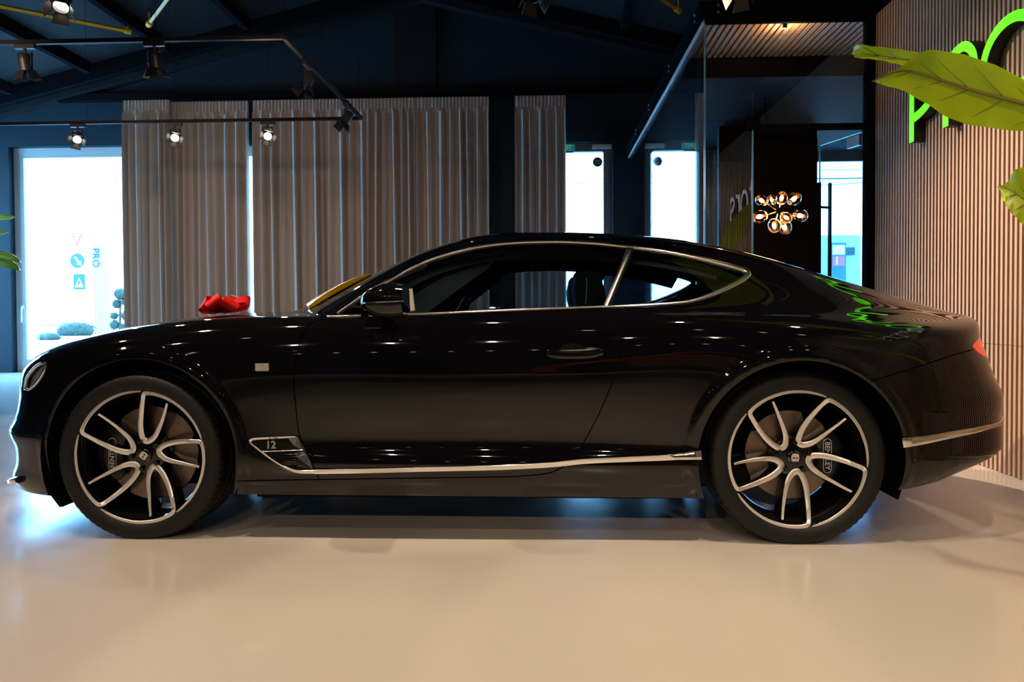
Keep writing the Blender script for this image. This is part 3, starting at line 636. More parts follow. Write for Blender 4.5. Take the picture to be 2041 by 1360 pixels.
for k, (y0, y1, s_, lab) in enumerate(((312, 306, 1, 'highest thin overhead wire outside the office window'), (336, 331, 1, 'second overhead wire outside, below the highest'), (352, 349, 1, 'thick overhead wire outside the office window'), (374, 352, 1, 'slanting lowest overhead wire outside the office window'), (363, 358, 0, 'thin overhead wire seen through the exit doors'))):
    a, b = out(PX[s_], y0, YW_), out(PX[s_ + 1], y1, YW_); q = MB(); q.tube([(b - a)*t_ + Vector((0, 0, -.12*math.sin(math.pi*t_))) for t_ in np.linspace(0, 1, 12)], .028 if k == 2 else .014, 6); o = q.build('overhead_wire', 'sticker_black', None, True); o.location = a; tag(o, lab, 'wire', 'overhead wires outside')
# ================================================================== the car
mat('paint', (.003, .003, .004), .03, coat=.25)
mat('paint_matte', (.006, .006, .007), .6)
mat('seal', (.004, .004, .004), .7, spec=.12)
mat('chrome', (.86, .84, .81), .12, metal=1.0)
mat('satin_chrome', (.68, .66, .63), .22, metal=1.0)
mat('gloss_black', (.004, .004, .005), .06, coat=.2)
mat('rubber', (.008, .008, .0085), .5, spec=.35, bump=(240, .25))
mat('rim_black', (.006, .006, .007), .10, coat=.3)
mat('machined', (.93, .91, .88), .42, metal=1.0)
mat('disc_iron', (.33, .26, .21), .38, metal=1.0, noise=(40, (.24, .17, .13), .3))
mat('caliper_black', (.008, .008, .009), .25)
mat('white_print', (.72, .70, .66), .5)
mat('leather', (.007, .007, .008), .55, spec=.25, bump=(300, .15))
mat('stitch', (.6, .6, .58), .6)
mat('trim_grey', (.30, .29, .26), .6)
glass_mat('car_glass', (.55, .70, .78), boost=1.15); glass_mat('windscreen_glass', (.24, .31, .34), boost=1.15)
glass_mat('lamp_glass', (.85, .92, .95))
mat('tail_red', (.75, .03, .02), .12, coat=.5, emit=(1, .05, .02), es=.35)
mat('lamp_silver', (.55, .66, .75), .2, metal=.35, bump=(160, .6))
mat('badge_sparkle', (.75, .72, .66), .12, metal=1.0, bump=(420, 1.0))
mat('fabric_red', (.88, .012, .012), .5)
mat('yellow_gloss', (.95, .56, .003), .25, coat=.3)
mat('mirror_glass', (.8, .85, .9), .02, metal=1.0)

CAR = empty('sports_coupe', (CX, CY, 0))
tag(CAR, 'glossy black two-door sports coupe with chrome window trim and two-tone alloy wheels', 'car')
O_CAR = np.array([CX, CY, 0.0])

XF, XR = -.35, 3.45
CF, CR = np.array([-.10, 0, .5]), np.array([3.0, 0, .55])
def cast(O, D, rmax=1.4, n=29):
    O, D = np.broadcast_arrays(np.asarray(O, float), np.asarray(D, float)); rs = np.linspace(0, rmax, n)
    lo = np.zeros(O.shape[:-1]); hi = lo.copy(); done = np.zeros(lo.shape, bool)
    for i in range(1, n):
        p = O + D*rs[i]; v = Fcar(p[..., 0], p[..., 1], p[..., 2]) > 0
        new = v & ~done; lo[new] = rs[i-1]; hi[new] = rs[i]; done |= new
    def ev_(r):
        p = O + D*r[..., None]; return Fcar(p[..., 0], p[..., 1], p[..., 2])
    fl, fh = ev_(lo), ev_(hi)
    for it in range(11):                               # false position / bisection in turn
        m = .5*(lo + hi) if it % 3 == 2 else lo + (hi - lo)*np.clip(-fl/np.where(np.abs(fh - fl) < 1e-12, 1, fh - fl), .02, .98)
        fm = ev_(m); v = fm > 0
        hi, fh = np.where(v, m, hi), np.where(v, fm, fh); lo, fl = np.where(v, lo, m), np.where(v, fl, fm)
    m = lo + (hi - lo)*np.clip(-fl/np.where(np.abs(fh - fl) < 1e-12, 1, fh - fl), 0, 1)
    return O + D*m[..., None]
KA, KB = .85, .80
def domS(P): return np.stack([P[..., 0], np.arctan2(P[..., 2] - Z0, -P[..., 1])*KA], -1)
def evS(d): return cast(np.stack([d[:, 0], 0*d[:, 0], Z0 + 0*d[:, 0]], -1), np.stack([0*d[:, 0], -np.cos(d[:, 1]/KA), np.sin(d[:, 1]/KA)], -1))
def _sph(C, sx):
    def dom(P):
        v = P - C; return np.stack([np.arctan2(-v[..., 1], sx*v[..., 0])*KA, np.arctan2(v[..., 2], np.hypot(v[..., 0], v[..., 1]))*KB], -1)
    def ev(d):
        f, e = d[:, 0]/KA, d[:, 1]/KB
        return cast(C[None] + 0*f[:, None], np.stack([sx*np.cos(e)*np.cos(f), -np.cos(e)*np.sin(f), np.sin(e)], -1))
    return dom, ev
domF, evF = _sph(CF, -1); domR, evR = _sph(CR, 1)
def hitp(px, n=6): return hit(crom(px, n))
def topp(xy, n=6): return _drop(crom(xy, n))
def _drop(q):
    zs = np.linspace(1.6, .45, 120); hi = np.full(len(q), 1.6); lo = np.full(len(q), .45); done = np.zeros(len(q), bool)
    for a, b in zip(zs[:-1], zs[1:]):
        v = (Fcar(q[:, 0], q[:, 1], np.full(len(q), b)) < 0) & ~done; hi[v] = a; lo[v] = b; done |= v
    for _ in range(24):
        m = .5*(lo + hi); v = Fcar(q[:, 0], q[:, 1], m) < 0; lo = np.where(v, m, lo); hi = np.where(v, hi, m)
    return np.stack([q[:, 0], q[:, 1], .5*(lo + hi)], -1)
def zline(C, sx, z, f0, f1, n=40):
    f = np.linspace(f0, f1, n); return cast(np.stack([C[0] + 0*f, 0*f, z + 0*f], -1), np.stack([sx*np.cos(f), -np.sin(f), 0*f], -1))
def xzline(xs, zs): return cast(np.stack([xs, 0*xs, zs], -1), np.tile([0, -1.0, 0], (len(xs), 1)))

# ---- outlines traced from the photograph, laid on the body surface
WIN_UP = [(652, 635), (669, 624), (699, 603), (728, 583), (758, 565), (787, 550), (816, 533), (846, 519), (875, 508), (905, 499.5), (940, 491), (979, 484.5),
          (1023, 480), (1067, 478), (1111, 477.5), (1155, 478.7), (1200, 482), (1262, 489), (1325, 497.6), (1388, 510), (1435, 521), (1467, 528), (1490, 535), (1501, 543)]
WIN_LO = [(1501, 543), (1496, 551), (1482, 562), (1451, 580.5), (1420, 594), (1388, 603.5), (1357, 608), (1294, 612), (1231, 614.4), (1200, 615.6), (1140, 617.6), (1037, 622), (920, 626.5), (805, 630), (719, 633), (652, 635)]
win_up, win_lo = hitp(WIN_UP, 4), hitp(WIN_LO, 4)
WIN = np.vstack([win_up[:-1], win_lo[:-1]])
DOOR_F = [(646, 637), (632, 639.5), (617, 646), (606, 661), (597, 685), (587.5, 729), (586, 770), (590.5, 819), (597, 867), (617, 908.5), (627.6, 936), (637, 956)]
DOOR_B = [(637, 956), (720, 955), (850, 953), (1000, 951), (1060, 948)]
DOOR_R = [(1060, 948), (1085, 945), (1104, 940), (1129, 927), (1148, 908.5), (1166, 878), (1191, 831), (1209, 791), (1228, 742), (1237, 711), (1238, 688), (1234.5, 667), (1224, 639), (1212, 614.8)]
door_f, door_b, door_r = hitp(DOOR_F, 4), hitp(DOOR_B, 3), hitp(DOOR_R, 4)
A_F = [(108, 999), (100, 960), (95, 915), (94, 871), (102, 828), (118, 791), (145, 757), (185, 731), (229, 719), (263, 716), (303, 720), (340, 734), (380, 760), (414, 791), (439, 825), (457, 865), (470, 915), (475, 958), (480, 1000)]
A_R = [(1386, 1000), (1391, 977), (1398, 902), (1408, 859), (1426, 813), (1454, 773), (1491, 743), (1534, 726), (1578, 719), (1621, 719), (1658, 726), (1695, 743), (1729, 770), (1760, 807), (1785, 850), (1797, 893), (1796, 930), (1778, 985)]
def circ(cx, cz, r, a0, a1, n=44):
    a = np.radians(np.linspace(a0, a1, n)); return xzline(cx + r*np.cos(a), cz + r*np.sin(a))
arch_f = circ(.005, .358, .436, -36, 216); arch_r = circ(WB + .005, .355, .428, -33, 213)
sill_line = hitp([(472, 959), (560, 957.5), (637, 956)], 4)
cowl = topp([(.47, -.665), (.47, -.45), (.465, -.2), (.465, 0)], 5)
hood_side = topp([(-.62, -.52), (-.52, -.60), (-.40, -.645), (-.30, -.66), (0., -.672), (.25, -.67), (.47, -.665)], 6)
hood_front = topp([(-.74, 0), (-.735, -.2), (-.70, -.38), (-.62, -.52)], 5)
ws = topp([(.52, 0), (.545, -.25), (.60, -.43), (.70, -.585)], 5); ws2 = topp([(.70, -.585), (.9, -.575), (1.15, -.545), (1.38, -.505)], 5); ws3 = topp([(1.38, -.505), (1.345, -.3), (1.33, 0)], 5)
WS = np.vstack([ws[:-1], ws2[:-1], ws3])
rw = topp([(2.42, 0), (2.44, -.3), (2.50, -.46)], 5); rw2 = topp([(2.50, -.46), (2.8, -.465), (3.1, -.43), (3.27, -.385)], 5); rw3 = topp([(3.27, -.385), (3.31, -.2), (3.32, 0)], 5)
RW = np.vstack([rw[:-1], rw2[:-1], rw3])
tr_f = topp([(3.345, 0), (3.335, -.2), (3.30, -.42)], 5); tr_s = topp([(3.30, -.42), (3.38, -.47), (3.45, -.50), (3.6, -.53), (3.76, -.52)], 5)
bseam = hitp([(1735, 760), (1780, 747), (1840, 728), (1900, 708), (1936, 698)], 5)
TL = hitp([(1938, 690), (1952, 674), (1957, 680), (1964, 700), (1965, 712), (1950, 703)], 4)
a_base = np.vstack([win_up[:1], topp([(.78, -.80), (.62, -.74), (.47, -.665)], 4)])
c_seam = np.vstack([win_up[-1:], topp([(2.95, -.52), (3.15, -.45), (3.30, -.42)], 5)])

def zone(dom, ev, ga, gb, lines, closed_pts=None):
    A, B = np.meshgrid(ga, gb, indexing='ij'); G = np.stack([A.ravel(), B.ravel()], -1)
    L = [dom(l) if l.shape[1] == 3 else l for l in lines]
    edge = (np.isclose(G[:, 0], ga[0]) | np.isclose(G[:, 0], ga[-1]) | np.isclose(G[:, 1], gb[0]) | np.isclose(G[:, 1], gb[-1]))
    d = np.full(len(G), 9.0); h = min(ga[1] - ga[0], gb[1] - gb[0])
    for l in L:
        lo, hi = l.min(0) - .03, l.max(0) + .03; m = ((G > lo) & (G < hi)).all(1)
        if m.any(): d[m] = np.minimum(d[m], seg_dist(G[m], l))
    G = G[edge | (d > .42*h)]
    pts = [tuple(p) for p in G]; eds = []
    for l in L:
        n = len(pts); pts += [tuple(p) for p in l]; eds += [(n + i, n + i + 1) for i in range(len(l) - 1)]
    r = delaunay_2d_cdt([Vector(p) for p in pts], eds, [], 0, 1e-5)
    V = np.array([tuple(v) for v in r[0]]); T = np.array([f for f in r[2] if len(f) == 3])
    P = ev(V); N = grad(P)
    n = np.cross(P[T[:, 1]] - P[T[:, 0]], P[T[:, 2]] - P[T[:, 0]]); fl = (n*N[T].mean(1)).sum(1) < 0
    T[fl] = T[fl][:, ::-1]
    return V, T, P, N
def offs(line, dom, d):
    """two parallels of a line in the domain"""
    q = dom(line) if line.shape[1] == 3 else line
    t = np.gradient(q, axis=0); t /= np.maximum(np.linalg.norm(t, axis=1, keepdims=True), 1e-9); n = np.stack([-t[:, 1], t[:, 0]], -1)
    return [q + n*d, q - n*d]
PIECES = {}
def sort_tris(V, T, P, N, rules, dom):
    c = V[T].mean(1); C3 = P[T].mean(1); left = np.ones(len(T), bool)
    for name, test in rules:
        m = left & test(c, C3); left &= ~m
        if name and m.any(): PIECES.setdefault(name, []).append((P, N, T[m]))
def inside(line, dom):
    q = dom(line); return lambda c, C3: in_poly(c, q)
def near(lines, dom, w):
    Q = [dom(l) for l in lines]
    def f(c, C3):
        r = np.zeros(len(c), bool)
        for q in Q:
            m = ((c > q.min(0) - .01) & (c < q.max(0) + .01)).all(1)
            if m.any(): r[m] |= seg_dist(c[m], q) < w
        return r
    return f
GW = .0024
# ---- middle of the car
def frange(a, b, h): return np.linspace(a, b, int(round((b - a)/h)) + 1)
gaS, gbS = frange(XF, XR, .02), frange(math.radians(-31)*KA, math.pi/2*KA, .0175)
zbS = lambda x: np.interp(x, [XF, .3, 2.5, 3.2, 3.45, 4], [.16, .192, .186, .225, .25, .27])
botS = xzline(np.linspace(XF, XR, 120), zbS(np.linspace(XF, XR, 120)))
seams = [door_f, door_b, door_r, sill_line, hood_side, cowl, bseam, tr_f, tr_s]
rings = [circ(0., .36, .455 + d_, -25, 205, 70) for d_ in (.0, .015, .03, .045)] + [circ(WB, .36, .45 + d_, -25, 205, 70) for d_ in (.0, .015, .03, .045)]
linS = rings + [WIN[list(range(len(WIN))) + [0]], arch_f, arch_r, botS, WS, RW, a_base, c_seam]
for s_ in seams: linS += offs(s_, domS, GW)
linS = [(domS(l) if l.shape[1] == 3 else l) for l in linS]
linS = [l[(l[:, 0] > XF - .15) & (l[:, 0] < XR + .15) & (l[:, 1] < math.pi/2*KA + 1e-6)] for l in linS]
linS = [l for l in linS if len(l) > 1]
S_ = zone(domS, evS, gaS, gbS, linS)
cen = lambda p, q: np.array([[p, 0, 1.6], [q, 0, 1.6]])
big = lambda c, C3: np.ones(len(c), bool)
door_poly = np.vstack([door_f, door_b[1:], door_r[1:]])
dq = domS(door_poly)
mid_split = hit([(1207, 625), (1212, 600), (1254, 498), (1262, 478)])
bline = domS(mid_split)
rules = [
    (None, lambda c, C3: (C3[:, 0] < XF) | (C3[:, 0] > XR)),
    (None, inside(arch_f, domS)), (None, inside(arch_r, domS)), (None, lambda c, C3: C3[:, 2] < zbS(C3[:, 0])),
    ('windshield', inside(np.vstack([WS, cen(1.33, .52)]), domS)), ('rear_window', inside(np.vstack([RW, cen(3.32, 2.42)]), domS)),
    ('quarter_window', lambda c, C3: in_poly(c, domS(WIN)) & (c[:, 0] > np.interp(c[:, 1], bline[:, 1], bline[:, 0]))),
    ('door_window', inside(WIN, domS)),
    ('gap', near(seams, domS, GW*1.02)),
    ('door', lambda c, C3: in_poly(c, np.vstack([dq, domS(win_lo[win_lo[:, 0] < door_r[-1, 0]])]))),
    ('hood', lambda c, C3: (C3[:, 0] < .47) & (c[:, 1] > np.interp(c[:, 0], domS(hood_side)[:, 0], domS(hood_side)[:, 1]))),
    ('trunk_lid', lambda c, C3: (C3[:, 0] > 3.30) & (c[:, 1] > np.interp(c[:, 0], domS(tr_s)[:, 0], domS(tr_s)[:, 1])) & (C3[:, 0] > np.interp(-C3[:, 1], -tr_f[:, 1], tr_f[:, 0]))),
    ('rear_bumper', lambda c, C3: (C3[:, 0] > 2.9) & (C3[:, 2] < np.interp(C3[:, 0], bseam[:, 0], bseam[:, 2])) & (C3[:, 0] > bseam[0, 0] - .08) & (C3[:, 2] < .75) & (C3[:, 0] > 3.05)),
    ('fender', lambda c, C3: (C3[:, 0] < door_f[-1, 0] + .02) & (C3[:, 0] < 1.0) & (c[:, 1] < np.interp(c[:, 0], domS(a_base)[::-1, 0], domS(a_base)[::-1, 1])) & (C3[:, 2] > np.interp(C3[:, 0], sill_line[:, 0], sill_line[:, 2]))),
    ('sill', lambda c, C3: (C3[:, 2] < .32) & (C3[:, 0] < door_r[0, 0])),
    ('quarter_panel', lambda c, C3: (C3[:, 0] > 1.9) & (c[:, 1] < np.interp(c[:, 0], np.r_[domS(win_lo)[::-1, 0][-30:], domS(c_seam)[1:, 0]], np.r_[domS(win_lo)[::-1, 1][-30:], domS(c_seam)[1:, 1]]))),
    ('roof', big)]
sort_tris(*S_, rules, domS)
# ---- nose
gaF, gbF = frange(0, math.radians(112)*KA, .02), frange(math.radians(-40)*KB, math.pi/2*KB*.98, .018)
xfs = evS(np.stack([np.full(len(gbS), XF), gbS], -1)); xfs = xfs[(xfs[:, 2] > .1)]
ZSP = .437
splF = zline(CF, -1, ZSP, 0, math.radians(110)); botF = zline(CF, -1, .163, 0, math.radians(112))
HL = hitp([(50, 775), (53, 757), (62, 742), (75, 729), (88, 724), (91, 730), (84, 748), (72, 765), (58, 777)], 4)
g_z = np.array([.45, .47, .60, .70, .73, .735])
def ypt(y, z): # front surface point at lateral y, height z
    return cast(np.array([[-.1, y, z]]), np.array([[-1.0, 0, 0]]))[0]
GRL = np.array([ypt(y, z) for y, z in crom([(0, .47), (-.25, .47), (-.36, .485), (-.40, .55), (-.40, .64), (-.36, .70), (-.25, .715), (0, .72)], 4)])
LGR = np.array([ypt(y, z) for y, z in crom([(0, .21), (-.35, .21), (-.60, .225), (-.64, .26), (-.60, .345), (-.35, .36), (0, .36)], 4)])
linF = [xfs, arch_f, botF, HL[list(range(len(HL))) + [0]], GRL, LGR] + offs(splF, domF, .0014) + offs(hood_side, domF, GW) + offs(hood_front, domF, GW)
linF = [(domF(l) if l.shape[1] == 3 else l) for l in linF]; linF = [np.clip(l, [0, gbF[0]], [gaF[-1], gbF[-1]]) for l in linF]
F_ = zone(domF, evF, gaF, gbF, linF)
ccF = np.array([[0, 0]])
def grill_test(line):
    def f(c, C3):
        pl = np.vstack([line, [[line[-1, 0], .05, line[-1, 2]], [line[0, 0], .05, line[0, 2]]]])
        return in_poly(C3[:, 1:], pl[:, 1:]) & (C3[:, 0] < -.5)
    return f
hsz, hfz = domF(hood_side), domF(hood_front)
hood_pl = np.vstack([hood_front, hood_side[hood_side[:, 0] > -.62], [[.6, -.66, 1], [.6, .1, 1], [-.74, .1, .8]]])
rules = [(None, lambda c, C3: C3[:, 0] > XF), (None, inside(arch_f, domF)), (None, lambda c, C3: C3[:, 2] < .163),
    ('headlight', inside(HL, domF)), ('grille', grill_test(GRL)), ('lower_grille', grill_test(LGR)),
    ('gap', near([hood_side, hood_front], domF, GW*1.02)), ('gap', near([splF], domF, .00143)),
    ('front_bumper', lambda c, C3: C3[:, 2] < ZSP), ('hood', lambda c, C3: in_poly(C3[:, :2], hood_pl[:, :2]) & (C3[:, 2] > .70)), ('fender', big)]
sort_tris(*F_, rules, domF)
# ---- tail
gaR, gbR = frange(0, math.radians(100)*KA, .02), frange(math.radians(-36)*KB, math.pi/2*KB*.98, .018)
xrs = evS(np.stack([np.full(len(gbS), XR), gbS], -1)); xrs = xrs[xrs[:, 2] > .15]
bcz = np.interp(np.linspace(0, 1, 20), [0, 1], [bseam[-1, 2], .745])
bs2 = np.array([cast(np.array([[3.0, y, z]]), np.array([[1.0, 0, 0]]))[0] for y, z in zip(np.linspace(bseam[-1, 1], 0, 20), bcz)])
bsR = np.vstack([bseam, bs2[1:]])
botR = zline(CR, 1, .25, 0, math.radians(100))
trR = topp([(3.45, -.50), (3.6, -.53), (3.76, -.52)], 5); trR2 = np.vstack([trR[-1:], topp([(3.78, -.40), (3.79, -.2), (3.79, 0)], 4)])
linR = [xrs, TL[list(range(len(TL))) + [0]]] + [botR] + offs(bsR, domR, .0016) + offs(trR, domR, GW) + offs(trR2, domR, GW)
linR = [(domR(l) if l.shape[1] == 3 else l) for l in linR]; linR = [np.clip(l, [0, gbR[0]], [gaR[-1], gbR[-1]]) for l in linR]
R_ = zone(domR, evR, gaR, gbR, linR)
bq = domR(bsR); o_ = np.argsort(bq[:, 0])
rules = [(None, lambda c, C3: C3[:, 0] < XR), (None, lambda c, C3: C3[:, 2] < .25), ('taillight', inside(TL, domR)),
    ('gap', near([bsR], domR, .00163)), ('gap', near([trR, trR2], domR, GW*1.02)),
    ('rear_bumper', lambda c, C3: c[:, 1] < np.interp(c[:, 0], bq[o_, 0], bq[o_, 1])),
    ('trunk_lid', lambda c, C3: (C3[:, 1] > np.interp(C3[:, 0], tr_s[:, 0], tr_s[:, 1])) & (C3[:, 0] < 3.79) & (C3[:, 2] > .8)), ('quarter_panel', big)]
sort_tris(*R_, rules, domR)

def panel(name, key, m, off=0.0, rim=.012, mirror=False, sides=(1,), label=None, only=None):
    """mesh from sorted triangles; sides (1,) near, (-1,) far, (1, -1) both halves in one piece"""
    VV, NN, TT, nv = [], [], [], 0
    for s in sides:
        for P, N, T in PIECES[key]:
            u, inv = np.unique(T, return_inverse=True); p = P[u] - N[u]*off; n = N[u].copy(); t = inv.reshape(T.shape)
            if s < 0: p = p*[1, -1, 1]; n = n*[1, -1, 1]; t = t[:, ::-1]
            VV.append(p); NN.append(n); TT.append(t + nv); nv += len(p)
    V, N, T = np.vstack(VV), np.vstack(NN), np.vstack(TT)
    # weld coincident vertices
    k = np.round(V*20000).astype(np.int64); _, first, inv = np.unique(k, axis=0, return_index=True, return_inverse=True); inv = inv.ravel()
    V, N, T = V[first], N[first], inv[T]; T = T[(T[:, 0] != T[:, 1]) & (T[:, 1] != T[:, 2]) & (T[:, 0] != T[:, 2])]
    F = [tuple(t) for t in T]; nsm = len(F)
    if rim:
        e = np.vstack([T[:, [0, 1]], T[:, [1, 2]], T[:, [2, 0]]]); es = np.sort(e, 1); _, i, c = np.unique(es, axis=0, return_index=True, return_counts=True)
        b = e[i[c == 1]]; ids = np.unique(b); mp = {v: j for j, v in enumerate(ids)}; n0 = len(V)
        V = np.vstack([V, V[ids], V[ids] - N[ids]*rim]); N = np.vstack([N, np.zeros((2*len(ids), 3))]); m_ = len(ids)
        F += [(n0 + mp[q], n0 + mp[p], n0 + m_ + mp[p], n0 + m_ + mp[q]) for p, q in b]
    me = bpy.data.meshes.new(name); me.from_pydata(V.tolist(), [], F); me.update()
    me.polygons.foreach_set('use_smooth', np.r_[np.ones(nsm, bool), np.zeros(len(F) - nsm, bool)])
    me.normals_split_custom_set_from_vertices([tuple(x) for x in N])
    o = link(name, me, m, CAR)
    if label: o['label'] = label
    return o
hood = panel('hood', 'hood', 'paint', sides=(1, -1)); panel('roof', 'roof', 'paint', sides=(1, -1), rim=.02)
panel('trunk_lid', 'trunk_lid', 'paint', sides=(1, -1)); FB = panel('front_bumper', 'front_bumper', 'paint', sides=(1, -1)); RB = panel('rear_bumper', 'rear_bumper', 'paint', sides=(1, -1))
panel('windshield', 'windshield', 'windscreen_glass', off=.004, rim=0, sides=(1, -1)); panel('rear_window', 'rear_window', 'windscreen_glass', off=.004, rim=0, sides=(1, -1))
panel('grille', 'grille', mat('grille_mesh', (.02, .02, .022), .3, metal=.8, bump=(120, 1.0)), off=.02, rim=0, sides=(1, -1)); panel('lower_grille', 'lower_grille', 'grille_mesh', off=.03, rim=0, sides=(1, -1))
for s in (1, -1): panel('panel_gap', 'gap', 'seal', off=.009, rim=0, sides=(s,))['kind'] = 'stuff'
DOORS = []
for s in (1, -1):
    panel('fender', 'fender', 'paint', sides=(s,), rim=.03); panel('quarter_panel', 'quarter_panel', 'paint', sides=(s,), rim=.03); panel('sill', 'sill', 'paint', sides=(s,))
    d_ = panel('door', 'door', 'paint', sides=(s,)); DOORS.append(d_)
    g = panel('window_pane', 'door_window', 'car_glass', off=.004, rim=0, sides=(s,)); g.parent = d_
    panel('quarter_window', 'quarter_window', 'car_glass', off=.004, rim=0, sides=(s,))
    h_ = panel('headlight', 'headlight', 'lamp_glass', off=0, rim=0, sides=(s,), label='oval clear headlight with cut-crystal reflector')
    r_ = panel('reflector', 'headlight', 'lamp_silver', off=.02, rim=0, sides=(s,)); r_.parent = h_
    panel('taillight', 'taillight', 'tail_red', off=-.001, rim=.01, sides=(s,), label='red oval tail light')

def ribbon(name, pts, w, h, m, parent=None, side=1, nrm=None, lift=.001, closed=False, label=None, flat=False):
    """raised strip laid on the body along pts"""
    p = np.asarray(pts, float); n = grad(p) if nrm is None else np.asarray(nrm, float)
    if closed: t = np.roll(p, -1, 0) - np.roll(p, 1, 0)
    else: t = np.gradient(p, axis=0)
    t /= np.linalg.norm(t, axis=1, keepdims=True); b = np.cross(t, n); b /= np.linalg.norm(b, axis=1, keepdims=True)
    w = np.broadcast_to(w, (len(p),)); V = []; prof = [(-.5, -.006), (-.5, h*.35), (-.38, h*.85), (-.15, h), (.15, h), (.38, h*.85), (.5, h*.35), (.5, -.006)]
    if flat: prof = [(-.5, -.006), (-.5, h*1.25), (-.44, h*1.45), (.44, h*.70), (.5, h*.5), (.5, -.006)]
    k = len(prof)
    for i in range(len(p)):
        for a, c in prof: V.append(p[i] + b[i]*a*w[i] + n[i]*(c + lift))
    V = np.array(V)*[1, side, 1]; L = len(p)
    F = [(i*k + j, i*k + j + 1, (i+1) % L*k + j + 1, (i+1) % L*k + j) for i in range(L if closed else L - 1) for j in range(k - 1)]
    if not closed: F += [tuple(range(k)), tuple((L-1)*k + j for j in range(k))]
    me = bpy.data.meshes.new(name); me.from_pydata(V.tolist(), [], F); bm = bmesh.new(); bm.from_mesh(me); bmesh.ops.recalc_face_normals(bm, faces=bm.faces); bm.to_mesh(me); bm.free()
    o = link(name, me, m, parent or CAR, True); me.set_sharp_from_angle(angle=math.radians(50))
    if label: o['label'] = label
    return o
trim_up = hitp([(672, 626), (700, 606.5), (729, 586.5), (759, 568.5), (788, 553.5), (817, 537), (847, 523), (876, 512), (906, 503.5), (940, 495), (979, 488.3), (1023, 484), (1067, 482), (1111, 481.6), (1155, 482.8), (1200, 486), (1262, 493), (1325, 501.6),
                (1388, 514), (1434, 525), (1464, 532.5), (1484, 539), (1491, 545), (1487, 552), (1472, 563), (1445, 577), (1416, 589.5), (1386, 599), (1357, 604), (1294, 608.5), (1231, 611.5), (1207, 612.6)], 4)
tw = np.interp(np.linspace(0, 1, len(trim_up)), [0, .3, .55, .62, .70, .78, .9, 1], [.011, .015, .018, .022, .030, .026, .016, .009])
belt_f = hitp([(653, 632), (680, 631.2), (719, 630)], 4); belt_d = hitp([(797, 628), (850, 626.5), (920, 623.3), (1037, 618.4), (1140, 614.4), (1206, 612.2)], 4)
bpil = hit([(1207 + (1254 - 1207)*t, 611 + (499 - 611)*t) for t in np.linspace(0, 1, 14)])
strip_d = hitp([(628, 939.5), (720, 938.3), (850, 935), (1000, 931.5), (1100, 926.5), (1166, 920), (1250, 916), (1320, 913), (1361, 910), (1397, 907.5)], 4)
sw = np.interp(np.linspace(0, 1, len(strip_d)), [0, .6, .85, .95, 1], [.024, .022, .025, .034, .038])
strip_r = hitp([(1799, 883), (1840, 877), (1890, 867.5), (1940, 858), (1975, 850)], 4)
rw_ = np.interp(np.linspace(0, 1, len(strip_r)), [0, .3, 1], [.042, .036, .020])
rest = cast(np.array([[3.0, y, strip_r[-1, 2] + (.0)] for y in np.linspace(strip_r[-1, 1], 0, 16)[1:]]), np.array([[1.0, 0, 0]]))
for s in (1, -1):
    D_ = DOORS[0 if s > 0 else 1]
    lp = hit(crom([(x_, y_) for x_, y_ in WIN_UP[3:-3]], 3)); ln_ = grad(lp); ribbon('roof_lining', lp - ln_*.045 - np.array([0, 0, .018]) + np.array([0, .008, 0]), .125, .010, 'leather', side=s, nrm=ln_)
    ribbon('window_trim', trim_up, tw, .006, 'satin_chrome', side=s, label='satin chrome window surround')
    ribbon('belt_trim', belt_f, .013, .006, 'satin_chrome', side=s); ribbon('belt_trim', belt_d, .011, .006, 'satin_chrome', parent=D_, side=s)
    ribbon('pillar_trim', bpil, np.interp(np.linspace(0, 1, 14), [0, 1], [.022, .026]), .006, 'satin_chrome', side=s)
    ribbon('pillar_seal', bpil + [.015, 0, 0], .012, .004, 'seal', side=s)
    ribbon('mirror_post', hit([(818 + 5*t_, 577 + 44*t_) for t_ in np.linspace(0, 1, 6)]), .020, .004, 'trim_grey', parent=D_, side=s)
    ribbon('sill_strip', strip_d, sw, .006, 'chrome', side=s, flat=True, label='bright chrome strip along lower door')
ribbon('bumper_strip', np.vstack([strip_r, rest, (rest*[1, -1, 1])[::-1][1:], (strip_r*[1, -1, 1])[::-1]]), np.r_[rw_, np.full(len(rest)*2 - 1, .02), rw_[::-1]], .006, 'chrome', parent=RB, flat=True, label='bright chrome strip on rear bumper')

# ---- side vent with number 12
def on_body(px, out=0.0):
    p = hit(px); return p + grad(p)*out
def plate(name, px, out, depth, m, parent, s=1, n=1, label=None):
    """flat piece following the body: outline traced in the photograph"""
    p = hit(crom(px, n, True) if n > 1 else px); N = grad(p).mean(0); N /= np.linalg.norm(N)
    top = p + N*out; bot = p + N*(out - depth); k = len(p); V = np.vstack([top, bot])*[1, s, 1]
    o = pydata(name, V, [tuple(range(k)), tuple(range(2*k - 1, k - 1, -1))] + [(i, k + i, k + (i+1) % k, (i+1) % k) for i in range(k)], m, parent)
    bm = bmesh.new(); bm.from_mesh(o.data); bmesh.ops.recalc_face_normals(bm, faces=bm.faces); bm.to_mesh(o.data); bm.free()
    if label: o['label'] = label
    return o
VENT_OUT = [(496, 880), (500, 875.5), (507, 873), (550, 870.5), (595.6, 868.5), (607, 890.6), (617.6, 915), (627, 937), (628, 943.3), (594.7, 942.6), (572.6, 936), (552, 925), (537, 915), (515, 898), (498, 885)]
